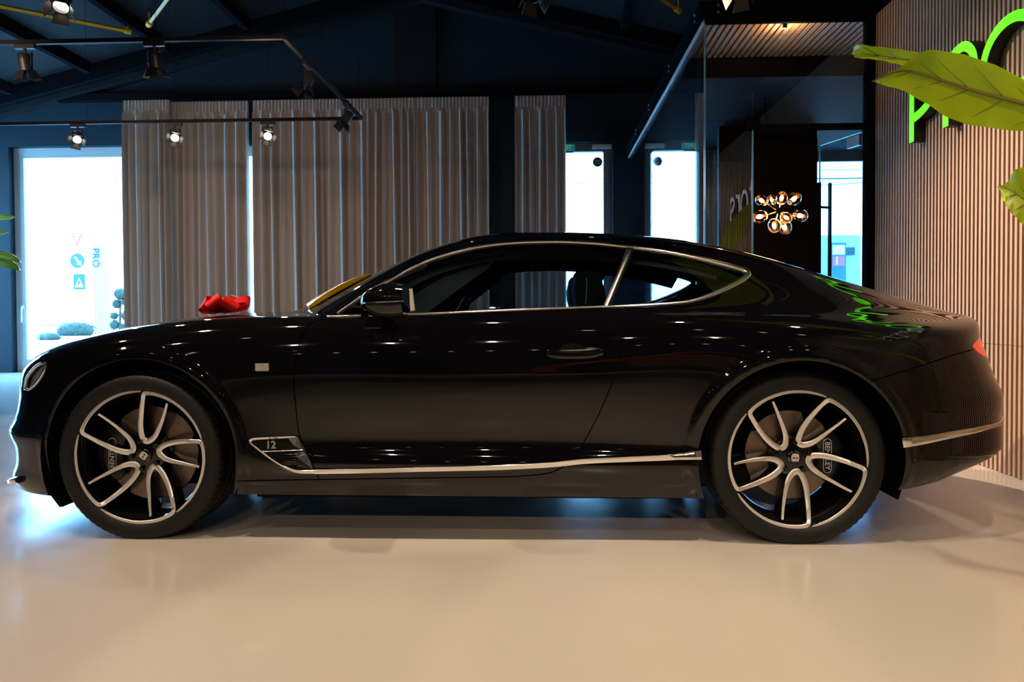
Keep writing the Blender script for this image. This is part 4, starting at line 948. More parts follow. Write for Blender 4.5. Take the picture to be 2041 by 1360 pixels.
for s in (1, -1):
    V_ = plate('side_vent', VENT_OUT, .002, .012, 'seal', CAR, s, label='chrome-edged side vent with number 12')
    fr = hit(crom([(499, 880.5), (507, 875.3), (550, 872.8), (590, 871)], 4)); ribbon('vent_frame', fr, .012, .006, 'chrome', parent=V_, side=s, flat=True)
    fr = hit(crom([(498, 882), (517, 897), (537, 912), (552, 922), (573, 933), (595, 939.5), (628, 940)], 4)); ribbon('vent_frame', fr, np.interp(np.linspace(0, 1, len(fr)), [0, .5, .8, 1], [.010, .010, .017, .019]), .006, 'chrome', parent=V_, side=s, flat=True)
    plate('vent_fin', [(574, 872.5), (594, 870.5), (606, 890.5), (611, 904), (603, 897), (588, 889)], .007, .008, 'chrome', V_, s)
    plate('vent_fin', [(591, 901.5), (604, 899.5), (612, 906), (619, 922), (624, 936), (597, 926), (594, 912)], .006, .008, 'chrome', V_, s)
    fr = hit(crom([(524, 900), (560, 899), (605, 897.3)], 4)); ribbon('vent_bar', fr, .006, .007, 'chrome', parent=V_, side=s)
    for yy in (882, 886, 890, 894, 906, 911, 916, 921):
        x0 = 512 + (yy - 880)*1.45; x1 = 586 + (yy - 889)*.3 if yy < 898 else 595
        ribbon('vent_slat', hit([(x0 + (x1 - x0)*t, yy) for t in np.linspace(0, 1, 6)]), .0025, .004, 'gloss_black', parent=V_, side=s)
    me = text_mesh('12', .046, .003, bold=.0012); q = hit([(542, 886.5)])[0]
    o = link('number', me, 'satin_chrome', V_); o.matrix_local = Matrix.Translation(Vector((q[0], s*(q[1] - .012), q[2]))) @ (Matrix.Rotation(math.pi/2, 4, 'X') if s > 0 else Matrix.Rotation(math.pi, 4, 'Z') @ Matrix.Rotation(math.pi/2, 4, 'X'))
    # fender badge
    plate('fender_badge', [(509, 724.5), (536, 724.5), (536, 740), (509, 740)], .003, .004, 'badge_sparkle', CAR, s, label='small sparkling rectangular badge')
    # door handle: recess cup and bar
    D_ = DOORS[0 if s > 0 else 1]
    H_ = plate('handle_cup', [(1116, 698), (1122, 688), (1138, 685), (1156, 687), (1166, 697), (1164, 708), (1118, 709)], .0015, .004, 'seal', D_, s, n=3)
    hb = on_body(crom([(1089, 706), (1094, 705), (1110, 706.5), (1145, 707.5), (1175, 706), (1196, 702), (1201, 700)], 4), .022)
    k = len(hb); hw = np.interp(np.linspace(0, 1, k), [0, .08, .3, .7, .92, 1], [.010, .030, .040, .040, .030, .010])
    ribbon('door_handle', hb, hw, .012, 'gloss_black', parent=D_, side=s, nrm=grad(hit(crom([(1089, 706), (1094, 705), (1110, 706.5), (1145, 707.5), (1175, 706), (1196, 702), (1201, 700)], 4))), label='gloss black door handle')
    hc = on_body(crom([(1094, 701), (1145, 699.5), (1196, 697)], 8), .026)
    ribbon('handle_strip', hc, .006, .006, 'satin_chrome', parent=D_, side=s)
    # headlamp ring, front lower chrome
    ribbon('headlight_ring', HL, .012, .006, 'chrome', side=s, closed=True)
    fb = on_body(crom([(24, 960), (30, 957), (42, 955.5)], 4), .004); ribbon('bumper_chrome', fb, .030, .02, 'chrome', parent=FB, side=s)
# ---- wheels (wheel frame: x right, z up, y into the car; lip plane y = 0)
RL = .297
UNIT = [(.895, 22.3), (.78, 23), (.66, 23.5), (.56, 24), (.47, 24.3), (.37, 24), (.293, 21), (.235, 13), (.21, 2), (.225, -9), (.275, -14), (.39, -13.2), (.52, -10), (.70, -5.6), (.85, -2.6), (.915, -1.4), (.950, 0.2), (.964, 3), (.969, 9), (.971, 20), (.972, 35), (.973, 50), (.975, 62), (.977, 69)]
UW = [.036, .042, .048, .055, .062, .070, .078, .086, .090, .088, .084, .080, .076, .068, .062, .064, .066, .064, .058, .052, .047, .043, .036, .018]
def unit_path(n=5):
    q = np.array([[r*math.cos(-math.radians(a)), r*math.sin(-math.radians(a))] for r, a in UNIT]); c = crom(q, n)*RL
    w = np.interp(np.linspace(0, len(UW) - 1, len(c)), range(len(UW)), UW)*RL
    return c, w
def depth_at(r): return np.interp(r/RL, [.15, .3, .6, .85, .97, 1.0], [.052, .047, .034, .014, .000, -.003])
UC, UWID = unit_path()
def sweep(c, w, top, prof, name, m, parent):
    """prof: (side factor, extra depth); swept along the path in the wheel plane"""
    t = np.gradient(c, axis=0); t /= np.linalg.norm(t, axis=1, keepdims=True); b = np.stack([t[:, 1], -t[:, 0]], -1); V = []; k = len(prof)
    for i in range(len(c)):
        for a, e in prof:
            p = c[i] + b[i]*a*w[i]; V.append((p[0], top[i] + e, p[1]))
    F = [(i*k + j, i*k + (j+1) % k, (i+1)*k + (j+1) % k, (i+1)*k + j) for i in range(len(c) - 1) for j in range(k)] + [tuple(range(k)), tuple((len(c)-1)*k + j for j in range(k))[::-1]]
    mb = MB(); mb.add(V, F); return mb.build(name, m, parent, True)
def tyre_mesh(W, R=.373):
    prof = [(.286, .012), (.293, .000), (.302, -.009), (.318, -.015), (.334, -.0155), (.348, -.012), (.358, -.006), (.3655, .003), (.3695, .012), (.3718, .022), (.3728, .034)]
    prof += [(R, .050), (R, .078), (R - .008, .080), (R - .008, .090), (R, .092), (R, W/2 - .008), (R - .008, W/2 - .006), (R - .008, W/2 + .006), (R, W/2 + .008), (R, W - .092), (R - .008, W - .090), (R - .008, W - .080), (R, W - .078), (R, W - .05)]
    prof += [(r, W - y) for r, y in prof[10::-1]]
    n = 216; V = []; F = []
    for i, (r, y) in enumerate(prof):
        for k in range(n):
            rr = r
            if k % 3 == 0 and (.001 < y < .05 or W - .05 < y < W - .001): rr -= .0055
            a = 2*math.pi*(k + (.5 if y > W/2 else 0))/n; V.append((rr*math.cos(a), y, max(rr*math.sin(a), -.3595)))
    for i in range(len(prof) - 1):
        for k in range(n): F.append((i*n + k, i*n + (k+1) % n, (i+1)*n + (k+1) % n, (i+1)*n + k))
    return V, F
def make_wheel(name, alpha, W, cal_ang, brot, bdir, disc_r):
    root = MB()
    MY = Matrix.Rotation(-math.pi/2, 4, 'X')          # lathe axis z -> y
    prof = [(.2975, .006), (.2965, .003), (.293, .002), (.291, .006), (.287, .014), (.277, .030), (.268, .055), (.262, .10), (.262, W - .05), (.29, W - .01), (.297, W - .012), (.27, W - .04), (.268, .11), (.275, .06), (.2975, .01)]
    root.lathe(prof, 96, MY, closed=True)
    root.lathe([(.001, .050), (.060, .050), (.083, .056), (.085, .062), (.080, .12), (.001, .12)], 60, MY)
    rim = root.build(name, 'rim_black', CAR, True)
    MBt = MB(); MBt.add(*tyre_mesh(W)); MBt.build('tyre', 'rubber', rim, True)
    top = depth_at(np.hypot(UC[:, 0], UC[:, 1]))
    spoke0 = sweep(UC, UWID, top + .0012, [(-.52, 0), (.52, 0), (.62, .012), (.95, .05), (.85, .075), (-.85, .075), (-.95, .05), (-.62, .012)], 'spoke', 'rim_black', rim)
    face0 = sweep(UC, UWID, top, [(-.5, .0004), (-.40, -.0012), (.40, -.0012), (.5, .0004), (.5, .003), (-.5, .003)], 'spoke_face', 'machined', rim)
    for o in (spoke0, face0): o.rotation_euler = (0, -math.radians(alpha), 0)
    for k in range(1, 5):
        for o in (spoke0, face0):
            c = o.copy(); COL.objects.link(c); c.rotation_euler = (0, -math.radians(alpha + 72*k), 0)
    for k in range(5):
        a = math.radians(alpha + 26 + 72*k); q = MB(); q.lathe([(.001, .036), (.009, .036), (.0115, .040), (.0115, .062), (.001, .062)], 6, MY)
        o = q.build('lug_nut', 'gloss_black', rim); o.location = (.062*math.cos(a), 0, .062*math.sin(a))
    q = MB(); q.lathe([(.001, .036), (.024, .0365), (.0295, .040), (.0305, .055), (.001, .055)], 40, MY); cap = q.build('centre_cap', 'gloss_black', rim, True)
    q = MB(); q.lathe([(.0262, .0372), (.0275, .0345), (.0290, .0372)], 40, MY); q.build('cap_ring', 'satin_chrome', rim, True)
    bo = crom([(-.0125, -.004), (-.0125, .006), (-.009, .0125), (-.002, .0105), (0, .0135), (.002, .0105), (.009, .0125), (.0125, .006), (.0125, -.004), (.0105, -.0125), (.004, -.0145), (-.004, -.0145), (-.0105, -.0125)], 4, True)*1.28
    q = MB(); q.prism([(x, -y) for x, y in bo], .004, Matrix.Rotation(math.radians(brot), 4, 'Y')); o = q.build('emblem', 'machined', rim); o.location = (0, .0335, 0)
    for sx_ in (-1, 1):
        q = MB(); q.lathe([(.0001, .0328), (.0040, .0328), (.0042, .036)], 16, Matrix.Rotation(math.radians(brot), 4, 'Y') @ Matrix.Translation((sx_*.0062, 0, 0)) @ MY); q.build('emblem_eye', 'gloss_black', rim)
    q = MB(); q.lathe([(.10, .112), (disc_r - .002, .112), (disc_r, .114), (disc_r, .138), (disc_r - .002, .14), (.10, .14)], 80, MY)
    q.lathe([(.001, .098), (.092, .098), (.098, .104), (.098, .14), (.001, .14)], 48, MY); q.build('brake_disc', 'disc_iron', rim, True)
    # caliper
    c0, V = math.radians(cal_ang), []
    n = 18; half = math.radians(40); rin, rout = disc_r*.56, disc_r + .022; q = MB(); F = []
    for i in range(n + 1):
        a = c0 - half + 2*half*i/n; e = math.sin(math.pi*i/n)**.35; ro = rin + (rout - rin)*(.65 + .35*e); ri = rin + (1 - e)*.02
        ca, sa = math.cos(a), math.sin(a)
        for r, y in ((ri, .076), (ri + .012, .066), ((ri + ro)/2, .061), (ro - .014, .066), (ro, .078), (ro, .17), (ri, .17)): V.append((r*ca, y, r*sa))
    for i in range(n):
        for j in range(7): F.append((i*7 + j, i*7 + (j+1) % 7, (i+1)*7 + (j+1) % 7, (i+1)*7 + j))
    q.add(V, F + [tuple(range(7)), tuple(n*7 + j for j in range(7))[::-1]]); cal = q.build('brake_caliper', 'caliper_black', rim, True)
    rc = disc_r*.74; MT = Matrix.Translation((rc*math.cos(c0), .0585, rc*math.sin(c0))) @ Matrix.Rotation(math.radians(bdir), 4, 'Y') @ Matrix.Rotation(math.pi/2, 4, 'X')
    o = link('lettering', text_mesh('BENTLEY', .030, .002), 'white_print', rim); o.matrix_local = MT
    q = MB(); a_, b_ = .074, .017; pts = []
    for cx, st in ((a_ - b_, -90), (-(a_ - b_), 90)):
        for k in range(9): pts.append((cx + b_*math.cos(math.radians(st + 22.5*k)), b_*math.sin(math.radians(st + 22.5*k))))
    P3 = [tuple(MT @ Vector((x, y, 0))) for x, y in pts]; q.tube(P3 + [P3[0], P3[1]], .0011, 6); q.build('lettering_outline', 'white_print', rim)
    q = MB(); q.tube([(rc*math.cos(c0 + .45) + .008*math.cos(t), .058, rc*math.sin(c0 + .45) + .008*math.sin(t)) for t in np.linspace(0, 2*math.pi, 14)], .0009, 5); q.build('caliper_ring', 'satin_chrome', rim)
    return rim
YW = -.93
wf = make_wheel('wheel', 85, .285, 180, -55, -90, .212); wf.location = (0, YW, .36)
wr = make_wheel('wheel', 63, .315, 2, 3, 90, .195); wr.location = (WB, YW, .36)
def far_wheel(w, x):
    c = copy_tree(w, CAR); c.location = (x, -YW, .36); c.rotation_euler = (0, 0, math.pi); return c
far_wheel(wf, 0); far_wheel(wr, WB)
# ---- wheel wells and underside
for x0, W_ in ((0.0, .36), (WB, .38)):
    for s in (1, -1):
        q = MB(); n = 30; V = []
        for i in range(n + 1):
            a = math.radians(-22 + 224*i/n); V += [(x0 + .452*math.cos(a), s*-.925, .358 + .452*math.sin(a)), (x0 + .452*math.cos(a), s*-(.925 - W_), .358 + .452*math.sin(a))]
        q.add(V, [(2*i, 2*i + 1, 2*i + 3, 2*i + 2) for i in range(n)]); m = len(q.V); q.add([(x0, s*-(.925 - W_), .3)], []); q.F += [(2*i + 1, m, 2*i + 3) for i in range(n)]
        q.build('wheel_well', 'seal', CAR)
q = MB(); q.box((-.55, -.52, .15), (3.45, .52, .19)); q.box((.50, -.87, .175), (2.36, .87, .20)); q.box((3.3, -.60, .24), (3.55, .60, .28)); q.box((-.84, -.55, .15), (-.48, .55, .175)); q.build('underbody', 'seal', CAR)
for s in (1, -1):
    q = MB(); q.add([(-.44, s*-.90, .20), (-.44, s*-.60, .20), (-.40, s*-.60, .125), (-.40, s*-.88, .125), (-.425, s*-.90, .20), (-.425, s*-.60, .20), (-.385, s*-.60, .125), (-.385, s*-.88, .125)], [(0, 1, 2, 3), (7, 6, 5, 4), (0, 3, 7, 4), (1, 5, 6, 2), (0, 4, 5, 1), (3, 2, 6, 7)])
    q.build('air_deflector', 'seal', CAR)
# ---- door mirrors
def mirror(s):
    D_ = DOORS[0 if s > 0 else 1]
    c = at_y(768, 600, 3.05) - O_CAR; sx = 3.05/FPX
    V = []; n, m = 28, 15
    # housing: rounded shell, blunt at the back
    for i in range(m + 1):
        u = i/m                                        # 0 front tip .. 1 rear rim
        rr = math.sin(min(u*1.35, 1)*math.pi/2)**.48*(1 - .08*max(0, u - .8)/.2)
        for k in range(n):
            a = 2*math.pi*k/n; cy, cz = math.cos(a), math.sin(a)
            e = 2.6; sup = (abs(cy)**e + abs(cz)**e)**(-1/e)
            V.append((c[0] - .102 + .186*u, (c[1] + cy*sup*.100*rr)*1.0, c[2] - .004*(1 - u) + cz*sup*rr*(.075 if cz > 0 else .069)*(1 - .0*u)))
    F = [(i*n + k, i*n + (k+1) % n, (i+1)*n + (k+1) % n, (i+1)*n + k) for i in range(m) for k in range(n)] + [tuple(range(n)), tuple(m*n + k for k in range(n))[::-1]]
    q = MB(); q.add([(x, y*s, z) for x, y, z in V], F); o = q.build('door_mirror', 'gloss_black', D_, True)
    o['label'] = 'gloss black door mirror'
    q = MB(); q.add([(c[0] + .0845, s*(c[1] + a*.085), c[2] + b*.052 + .004) for a, b in ((-1, -.8), (-.8, -1), (.8, -1), (1, -.8), (1, .7), (.7, 1), (-.7, 1), (-1, .7))], [tuple(range(8))]); q.build('mirror_glass', 'mirror_glass', o)
    # seam band round the housing
    q = MB(); ring = []
    for t in np.linspace(-.90, 1.0, 22): ring.append((c[0] + t*.093, s*(c[1] - .101*math.sqrt(max(0, 1 - (min(t, .0)/.95)**2))), c[2] - .006 + .004*t))
    q.tube(ring, .0030, 6); q.build('mirror_band', 'satin_chrome', o)
    # foot
    f = [at_y(x, y, 3.12) - O_CAR for x, y in ((733, 628), (764, 630), (759, 656), (724, 656))]
    q = MB(); Vf = [(p[0], s*(p[1] - 0), p[2]) for p in f] + [(p[0] + .02, s*-.86, p[2]*.4 + .6*.94) for p in f]
    q.add(Vf, [(0, 1, 2, 3), (7, 6, 5, 4), (0, 4, 5, 1), (1, 5, 6, 2), (2, 6, 7, 3), (3, 7, 4, 0)]); q.build('mirror_foot', 'gloss_black', o, bevel=.006)
for s in (1, -1): mirror(s)
# ---- cabin
def rbox(name, lo, hi, m, parent, bev=.03, M=None):
    q = MB(); q.box(lo, hi, M); return q.build(name, m, parent, True, bevel=bev)
hr = at_y(1172, 578, 3.77) - O_CAR
for s in (1, -1):
    y0 = s*-.37
    st = rbox('seat', (hr[0] - .62, y0 - .25, .38), (hr[0] - .08, y0 + .25, .56), 'leather', CAR, .05); st['label'] = 'black leather front seat with tall headrest'
    q = MB(); V = []
    outl = [(1143, 548), (1149, 541), (1160, 538.5), (1185, 538.5), (1192, 541), (1197, 556), (1204, 580), (1207, 600), (1210, 640), (1150, 640), (1143, 612), (1138.5, 595), (1138, 572)]
    P3 = [at_y(x, y, 3.77) - O_CAR for x, y in outl]; k = len(P3)
    for d, sc in ((-.13, .86), (-.10, .97), (0, 1.0), (.10, .97), (.13, .86)):
        cx = sum(p[0] for p in P3)/k; cz = sum(p[2] for p in P3)/k
        V += [(cx + (p[0] - cx)*sc, y0 + d, cz + (p[2] - cz)*sc) for p in P3]
    F = [(i*k + j, i*k + (j+1) % k, (i+1)*k + (j+1) % k, (i+1)*k + j) for i in range(4) for j in range(k)] + [tuple(range(k)), tuple(4*k + j for j in range(k))[::-1]]
    q.add(V, F); q.build('headrest', 'leather', st, True)
    sl = [at_y(x, y, 3.77 - .137) - O_CAR for x, y in ((1169, 553), (1170, 570), (1169, 590), (1168, 606))]
    q = MB(); q.tube([(p[0], y0 + (-.1315), p[2]) for p in sl], .0022, 5); q.build('stitching', 'stitch', st)
    rbox('backrest', (hr[0] - .10, y0 - .25, .50), (hr[0] + .14, y0 + .25, hr[2] - .10), 'leather', st, .06)
    rbox('rear_seat', (2.25, y0 - .25, .45), (2.75, y0 + .25, .72), 'leather', CAR, .05)
    q = MB(); q.bar((.90, s*-.655, 1.035), (1.22, s*-.56, 1.215), .05, .035); pl_ = q.build('pillar_lining', 'trim_grey', CAR, bevel=.01); q = MB(); q.add([(.98, s*-.70, .99), (1.24, s*-.70, .99), (1.52, s*-.60, 1.20), (1.60, s*-.54, 1.30), (1.30, s*-.54, 1.28), (.98, s*-.67, 1.06)], [(0, 1, 2, 3, 4, 5)]); q.build('pillar_cover', 'leather', CAR)
rbox('dashboard', (.78, -.72, .70), (1.18, .72, .985), 'leather', CAR, .05)
rbox('cabin_floor', (.6, -.80, .22), (2.9, .80, .36), 'leather', CAR, .02)
rbox('parcel_shelf', (2.72, -.62, .60), (3.3, .62, .98), 'leather', CAR, .04)
q = MB(); ctr = Vector((1.33, -.37, .90)); tilt = Matrix.Translation(ctr) @ Matrix.Rotation(math.radians(-68), 4, 'Y')
q.tube([tilt @ Vector((.178*math.cos(t), .178*math.sin(t), 0)) for t in np.linspace(0, 2*math.pi, 40)], .015, 8, False); q.ellipsoid((0, 0, 0), (.07, .07, .03), M=tilt)
q.bar(tilt @ Vector((0, -.17, 0)), tilt @ Vector((0, .17, 0)), .03, .015); q.build('steering_wheel', 'leather', CAR, True)
rbox('rear_view_mirror', (1.16, -.11, 1.215), (1.185, .11, 1.265), 'leather', CAR, .008)
# ---- red bow on the hood
def top_at(x, y): return _drop(np.array([[x, y]]))[0]
bow_base = None
bc = at_y(450, 628, 3.80) - O_CAR; bz = top_at(bc[0], bc[1])[2]
BOW = empty('gift_bow', (CX + bc[0], CY + bc[1], bz)); tag(BOW, 'red ribbon bow lying on the black bonnet', 'bow')
def loop(rot, L, H, W, elev, twist=0.0):
    """one fat ribbon loop rising from the knot: the band runs out, round and back"""
    n = 26; V = []
    for i in range(n + 1):
        t = 2*math.pi*i/n; u = L*.5*(1 - math.cos(t)); v = H*math.sin(t)*(.55 + .45*(1 - math.cos(t))/2); w_ = W*(.30 + .70*(1 - math.cos(t))/2)
        for d in (-.5, .5):
            for th in (0, .003): V.append((u, d*w_, v + th))
    R = Matrix.Rotation(rot, 4, 'Z') @ Matrix.Rotation(-elev, 4, 'Y') @ Matrix.Rotation(twist, 4, 'X'); V = [tuple(R @ Vector(v) + Vector((0, 0, .026))) for v in V]; V = [(x, y, max(z, .003)) for x, y, z in V]
    F = []
    for i in range(n):
        a, b = i*4, (i+1)*4; F += [(a, a+2, b+2, b), (a+1, b+1, b+3, a+3), (a, b, b+1, a+1), (a+2, a+3, b+3, b+2)]
    q = MB(); q.add(V, F); return q.build('bow_loop', 'fabric_red', BOW, True)
for rot, L, H, W, el, tw_ in ((.10, .130, .030, .085, .32, .5), (3.05, .125, .026, .080, .12, -.5), (4.45, .115, .030, .085, .45, .7), (5.35, .120, .030, .085, .30, -.6), (1.2, .11, .030, .08, .5, .4), (2.2, .11, .028, .08, .4, -.4), (3.75, .115, .028, .08, .35, .6)): loop(rot, L, H, W, el, tw_)
q = MB(); q.ellipsoid((0, 0, .032), (.034, .032, .026)); q.build('knot', 'fabric_red', BOW, True)
for a_ in (.35, 2.8):
    q = MB(); pts = [(math.cos(a_)*r_, math.sin(a_)*r_, .004 + .006*abs(math.sin(r_*40))) for r_ in np.linspace(.02, .17, 8)]; V = []
    for x, y, z in pts:
        for d in (-.02, .02):
            for th in (0, .002): V.append((x - math.sin(a_)*d, y + math.cos(a_)*d, z + th))
    q.add(V, [f for i in range(7) for f in ((i*4, i*4+2, i*4+6, i*4+4), (i*4+1, i*4+5, i*4+7, i*4+3), (i*4, i*4+4, i*4+5, i*4+1), (i*4+2, i*4+3, i*4+7, i*4+6))]); q.build('ribbon_tail', 'fabric_red', BOW)
# ---- yellow sheet on the windscreen
q = MB(); V = []; nx, ny = 14, 8
for i in range(nx + 1):
    for j in range(ny + 1):
        t_ = i/nx; y = (-.54 + .20*t_)*(1 - j/ny) + .1*j/ny; xx = .52 + .33*t_ + .42*y*y; p = _drop(np.array([[xx, y]])); n_ = grad(p)[0]; p = p[0]
        for e in (.003, .006 + .021*math.sin(math.pi*min(1, (t_*.92 + .08)))**.5): V.append(tuple(p + n_*e + np.array([CX, CY, 0]) - np.array([CX + .7, CY, 1.1])))
I = lambda i, j, e: (i*(ny + 1) + j)*2 + e
F = [(I(i, j, 1), I(i+1, j, 1), I(i+1, j+1, 1), I(i, j+1, 1)) for i in range(nx) for j in range(ny)] + [(I(i, j, 0), I(i, j+1, 0), I(i+1, j+1, 0), I(i+1, j, 0)) for i in range(nx) for j in range(ny)]
F += [(I(i, 0, 0), I(i+1, 0, 0), I(i+1, 0, 1), I(i, 0, 1)) for i in range(nx)] + [(I(i, ny, 1), I(i+1, ny, 1), I(i+1, ny, 0), I(i, ny, 0)) for i in range(nx)]
F += [(I(0, j, 1), I(0, j+1, 1), I(0, j+1, 0), I(0, j, 0)) for j in range(ny)] + [(I(nx, j, 0), I(nx, j+1, 0), I(nx, j+1, 1), I(nx, j, 1)) for j in range(ny)]
q.add(V, F); o = q.build('yellow_sheet', 'yellow_gloss', None, True); o.location = (CX + .7, CY, 1.1)
tag(o, 'glossy yellow sheet lying on the lower windscreen of the black car', 'sheet')

# ---- orange car parked behind the camera (seen mirrored in the black doors)
mat('paint_orange', (.62, .13, .015), .08, coat=.5)
OC = empty('sports_coupe', (.6, -5.4, 0)); OC.rotation_euler = (0, 0, math.radians(8)); tag(OC, 'orange sports coupe mirrored in the black car door', 'car')
for ch in list(CAR.children):
    nm = ch.name.split('.')[0]
    if nm in ('hood', 'roof', 'trunk_lid', 'front_bumper', 'rear_bumper', 'windshield', 'rear_window', 'fender', 'quarter_panel', 'door', 'sill', 'wheel', 'quarter_window', 'wheel_well', 'underbody', 'grille', 'lower_grille', 'headlight', 'taillight'):
        c = ch.copy(); COL.objects.link(c); c.parent = OC
        if nm in ('hood', 'trunk_lid', 'front_bumper', 'rear_bumper', 'fender', 'quarter_panel', 'door', 'roof'): c.material_slots[0].link = 'OBJECT'; c.material_slots[0].material = MATS['paint_orange']
        if nm == 'wheel':
            t = [g for g in ch.children if g.name.startswith('tyre')][0]; k = t.copy(); COL.objects.link(k); k.parent = c
# ================================================================== track lights
mat('track_black', (.008, .008, .010), .5, spec=.15); mat('spot_black', (.014, .014, .016), .42); mat('flap_lit', (.035, .03, .025), .5)  # barn doors of lit spots: lamp light put into a lighter flap colour
mat('lens_on', (1, .95, .85), .3, emit=(1.0, .86, .66), es=10.0); mat('lens_off', (.10, .10, .11), .15)
WARM = (1.0, .765, .55)
ZTR = 3.2
def rail_pt(px, py): return Vector(at_z(px, py, ZTR))
cf, cb = rail_pt(572, 74), rail_pt(716, 236); Xc = (cf.x + cb.x)/2; Yf, Yk = cf.y, cb.y
TRK = empty('lighting_track', (Xc, Yf, ZTR)); tag(TRK, 'black hanging light track forming an angled corner in front of the curtains', 'light track')
for nm, a, b in (('rail', (-9.5, Yf), (Xc, Yf)), ('rail', (Xc, Yf), (Xc, Yk)), ('rail', (-9.5, Yk), (Xc, Yk))):
    q = MB(); q.bar((a[0] - Xc, a[1] - Yf, 0), (b[0] - Xc, b[1] - Yf, 0), .036, .034); q.build(nm, 'track_black', TRK)
for x, y in ((Xc, Yf), (rail_pt(302, 74).x, Yf), (rail_pt(345, 238).x, Yk), (rail_pt(162, 240).x, Yk), (rail_pt(530, 236).x, Yk), (Xc, (Yf*.6 + Yk*.4)), (Xc - .02, Yk)):
    q = MB(); q.tube([(x - Xc, y - Yf, .01), (x - Xc, y - Yf, ceil_z(x) - ZTR)], .0018, 5); q.build('suspension_wire', 'steel_dark', TRK)
def spot_proto(on):
    root = empty('track_spotlight', (0, 0, 0))
    q = MB(); q.box((-.085, -.017, -.052), (.085, .017, -.017)); q.build('adapter', 'spot_black', root, bevel=.003)
    q = MB(); q.tube([(0, 0, -.05), (0, 0, -.085)], .012, 10); q.box((-.058, -.010, -.095), (.058, .010, -.083)); q.box((-.058, -.012, -.19), (-.052, .012, -.083)); q.box((.052, -.012, -.19), (.058, .012, -.083)); q.build('yoke', 'spot_black', root)
    H = empty('head', (0, 0, -.175), parent=root)          # aims along its local -z
    q = MB(); q.lathe([(.001, .085), (.036, .085), (.046, .072), (.050, .03), (.050, -.055), (.046, -.058), (.042, -.030), (.001, -.030)], 28); o = q.build('lamp_head', 'spot_black', root, True)
    for j in range(4): q = MB(); 
    q = MB(); q.lathe([(.001, -.036), (.040, -.036), (.043, -.032)], 28); ln = q.build('lens', 'lens_on' if on else 'lens_off', o, True)
    for k in range(4):
        q = MB(); q.add([(-.040, .050, -.056), (.040, .050, -.056), (.052, .088, -.125), (-.052, .088, -.125), (-.040, .052, -.054), (.040, .052, -.054), (.052, .090, -.123), (-.052, .090, -.123)], [(0, 1, 2, 3), (7, 6, 5, 4), (0, 4, 5, 1), (1, 5, 6, 2), (2, 6, 7, 3), (3, 7, 4, 0)])
        f = q.build('barn_door', 'flap_lit' if on else 'spot_black', o); f.rotation_euler = (0, 0, k*math.pi/2 + .2)
    bpy.data.objects.remove(H); o.location = (0, 0, -.175)
    return root
P_ON, P_OFF = spot_proto(True), spot_proto(False); USED = set()
def spot(pos, aim, on, label, energy=0.0, group='track spotlights', size=.9, along='x', blend=.35, col=WARM, rot=0.0, soft=.035):
    P = P_ON if on else P_OFF
    if on not in USED: r = P; USED.add(on)
    else: r = copy_tree(P)
    r.location = pos; d = Vector(aim) - (Vector(pos) + Vector((0, 0, -.175)))
    r.rotation_euler = (0, 0, math.pi/2 if along == 'y' else 0); tag(r, label, 'spotlight', group)
    hd = [c for c in r.children if c.name.startswith('lamp_head')][0]
    Q = d.to_track_quat('-Z', 'Y'); R0 = Matrix.Rotation(r.rotation_euler.z, 3, 'Z').inverted() @ Q.to_matrix()
    hd.rotation_euler = (R0 @ Matrix.Rotation(rot, 3, 'Z')).to_euler()
    if energy:
        l = bpy.data.lights.new('spot_lamp', 'SPOT'); l.energy = energy; l.spot_size = size; l.spot_blend = blend; l.shadow_soft_size = soft; l.color = col
        lo = bpy.data.objects.new('spot_lamp', l); COL.objects.link(lo); lo.parent = hd; lo.location = (0, 0, -.06)
    return r
X_ = lambda px, py: rail_pt(px, py).x
spot((X_(40, 80), Yf, ZTR), (X_(40, 80) + .25, Yf + .45, 0), False, 'unlit track spotlight on the front track, leftmost of all')
spot((X_(305, 78), Yf, ZTR), (X_(305, 78) + .1, Yf + .5, 0), False, 'unlit track spotlight on the front track above the left curtains')
ys = at_x(612, 128, Xc)[1]; spot((Xc, ys, ZTR), (Xc - .7, ys - 1.2, 0), False, 'unlit track spotlight on the slanting side track', along='y')
ys = at_x(690, 205, Xc)[1]; spot((Xc, ys, ZTR), (Xc - 1.3, ys - .9, 0.4), False, 'track spotlight at the corner of the back track over the widest curtain', along='y')
spot((X_(147, 242), Yk, ZTR), (-3.6, 4.6, 0), True, 'lit track spotlight over the left window, leftmost on the back track', 130, size=1.2)
spot((X_(345, 240), Yk, ZTR), (-2.2, 3.6, 0), True, 'lit track spotlight in front of the bunched curtain on the back track', 130, size=1.2)
spot((X_(532, 238), Yk, ZTR), (-1.2, 3.2, 0), True, 'lit track spotlight right of the bright gap on the back track', 130, size=1.2)
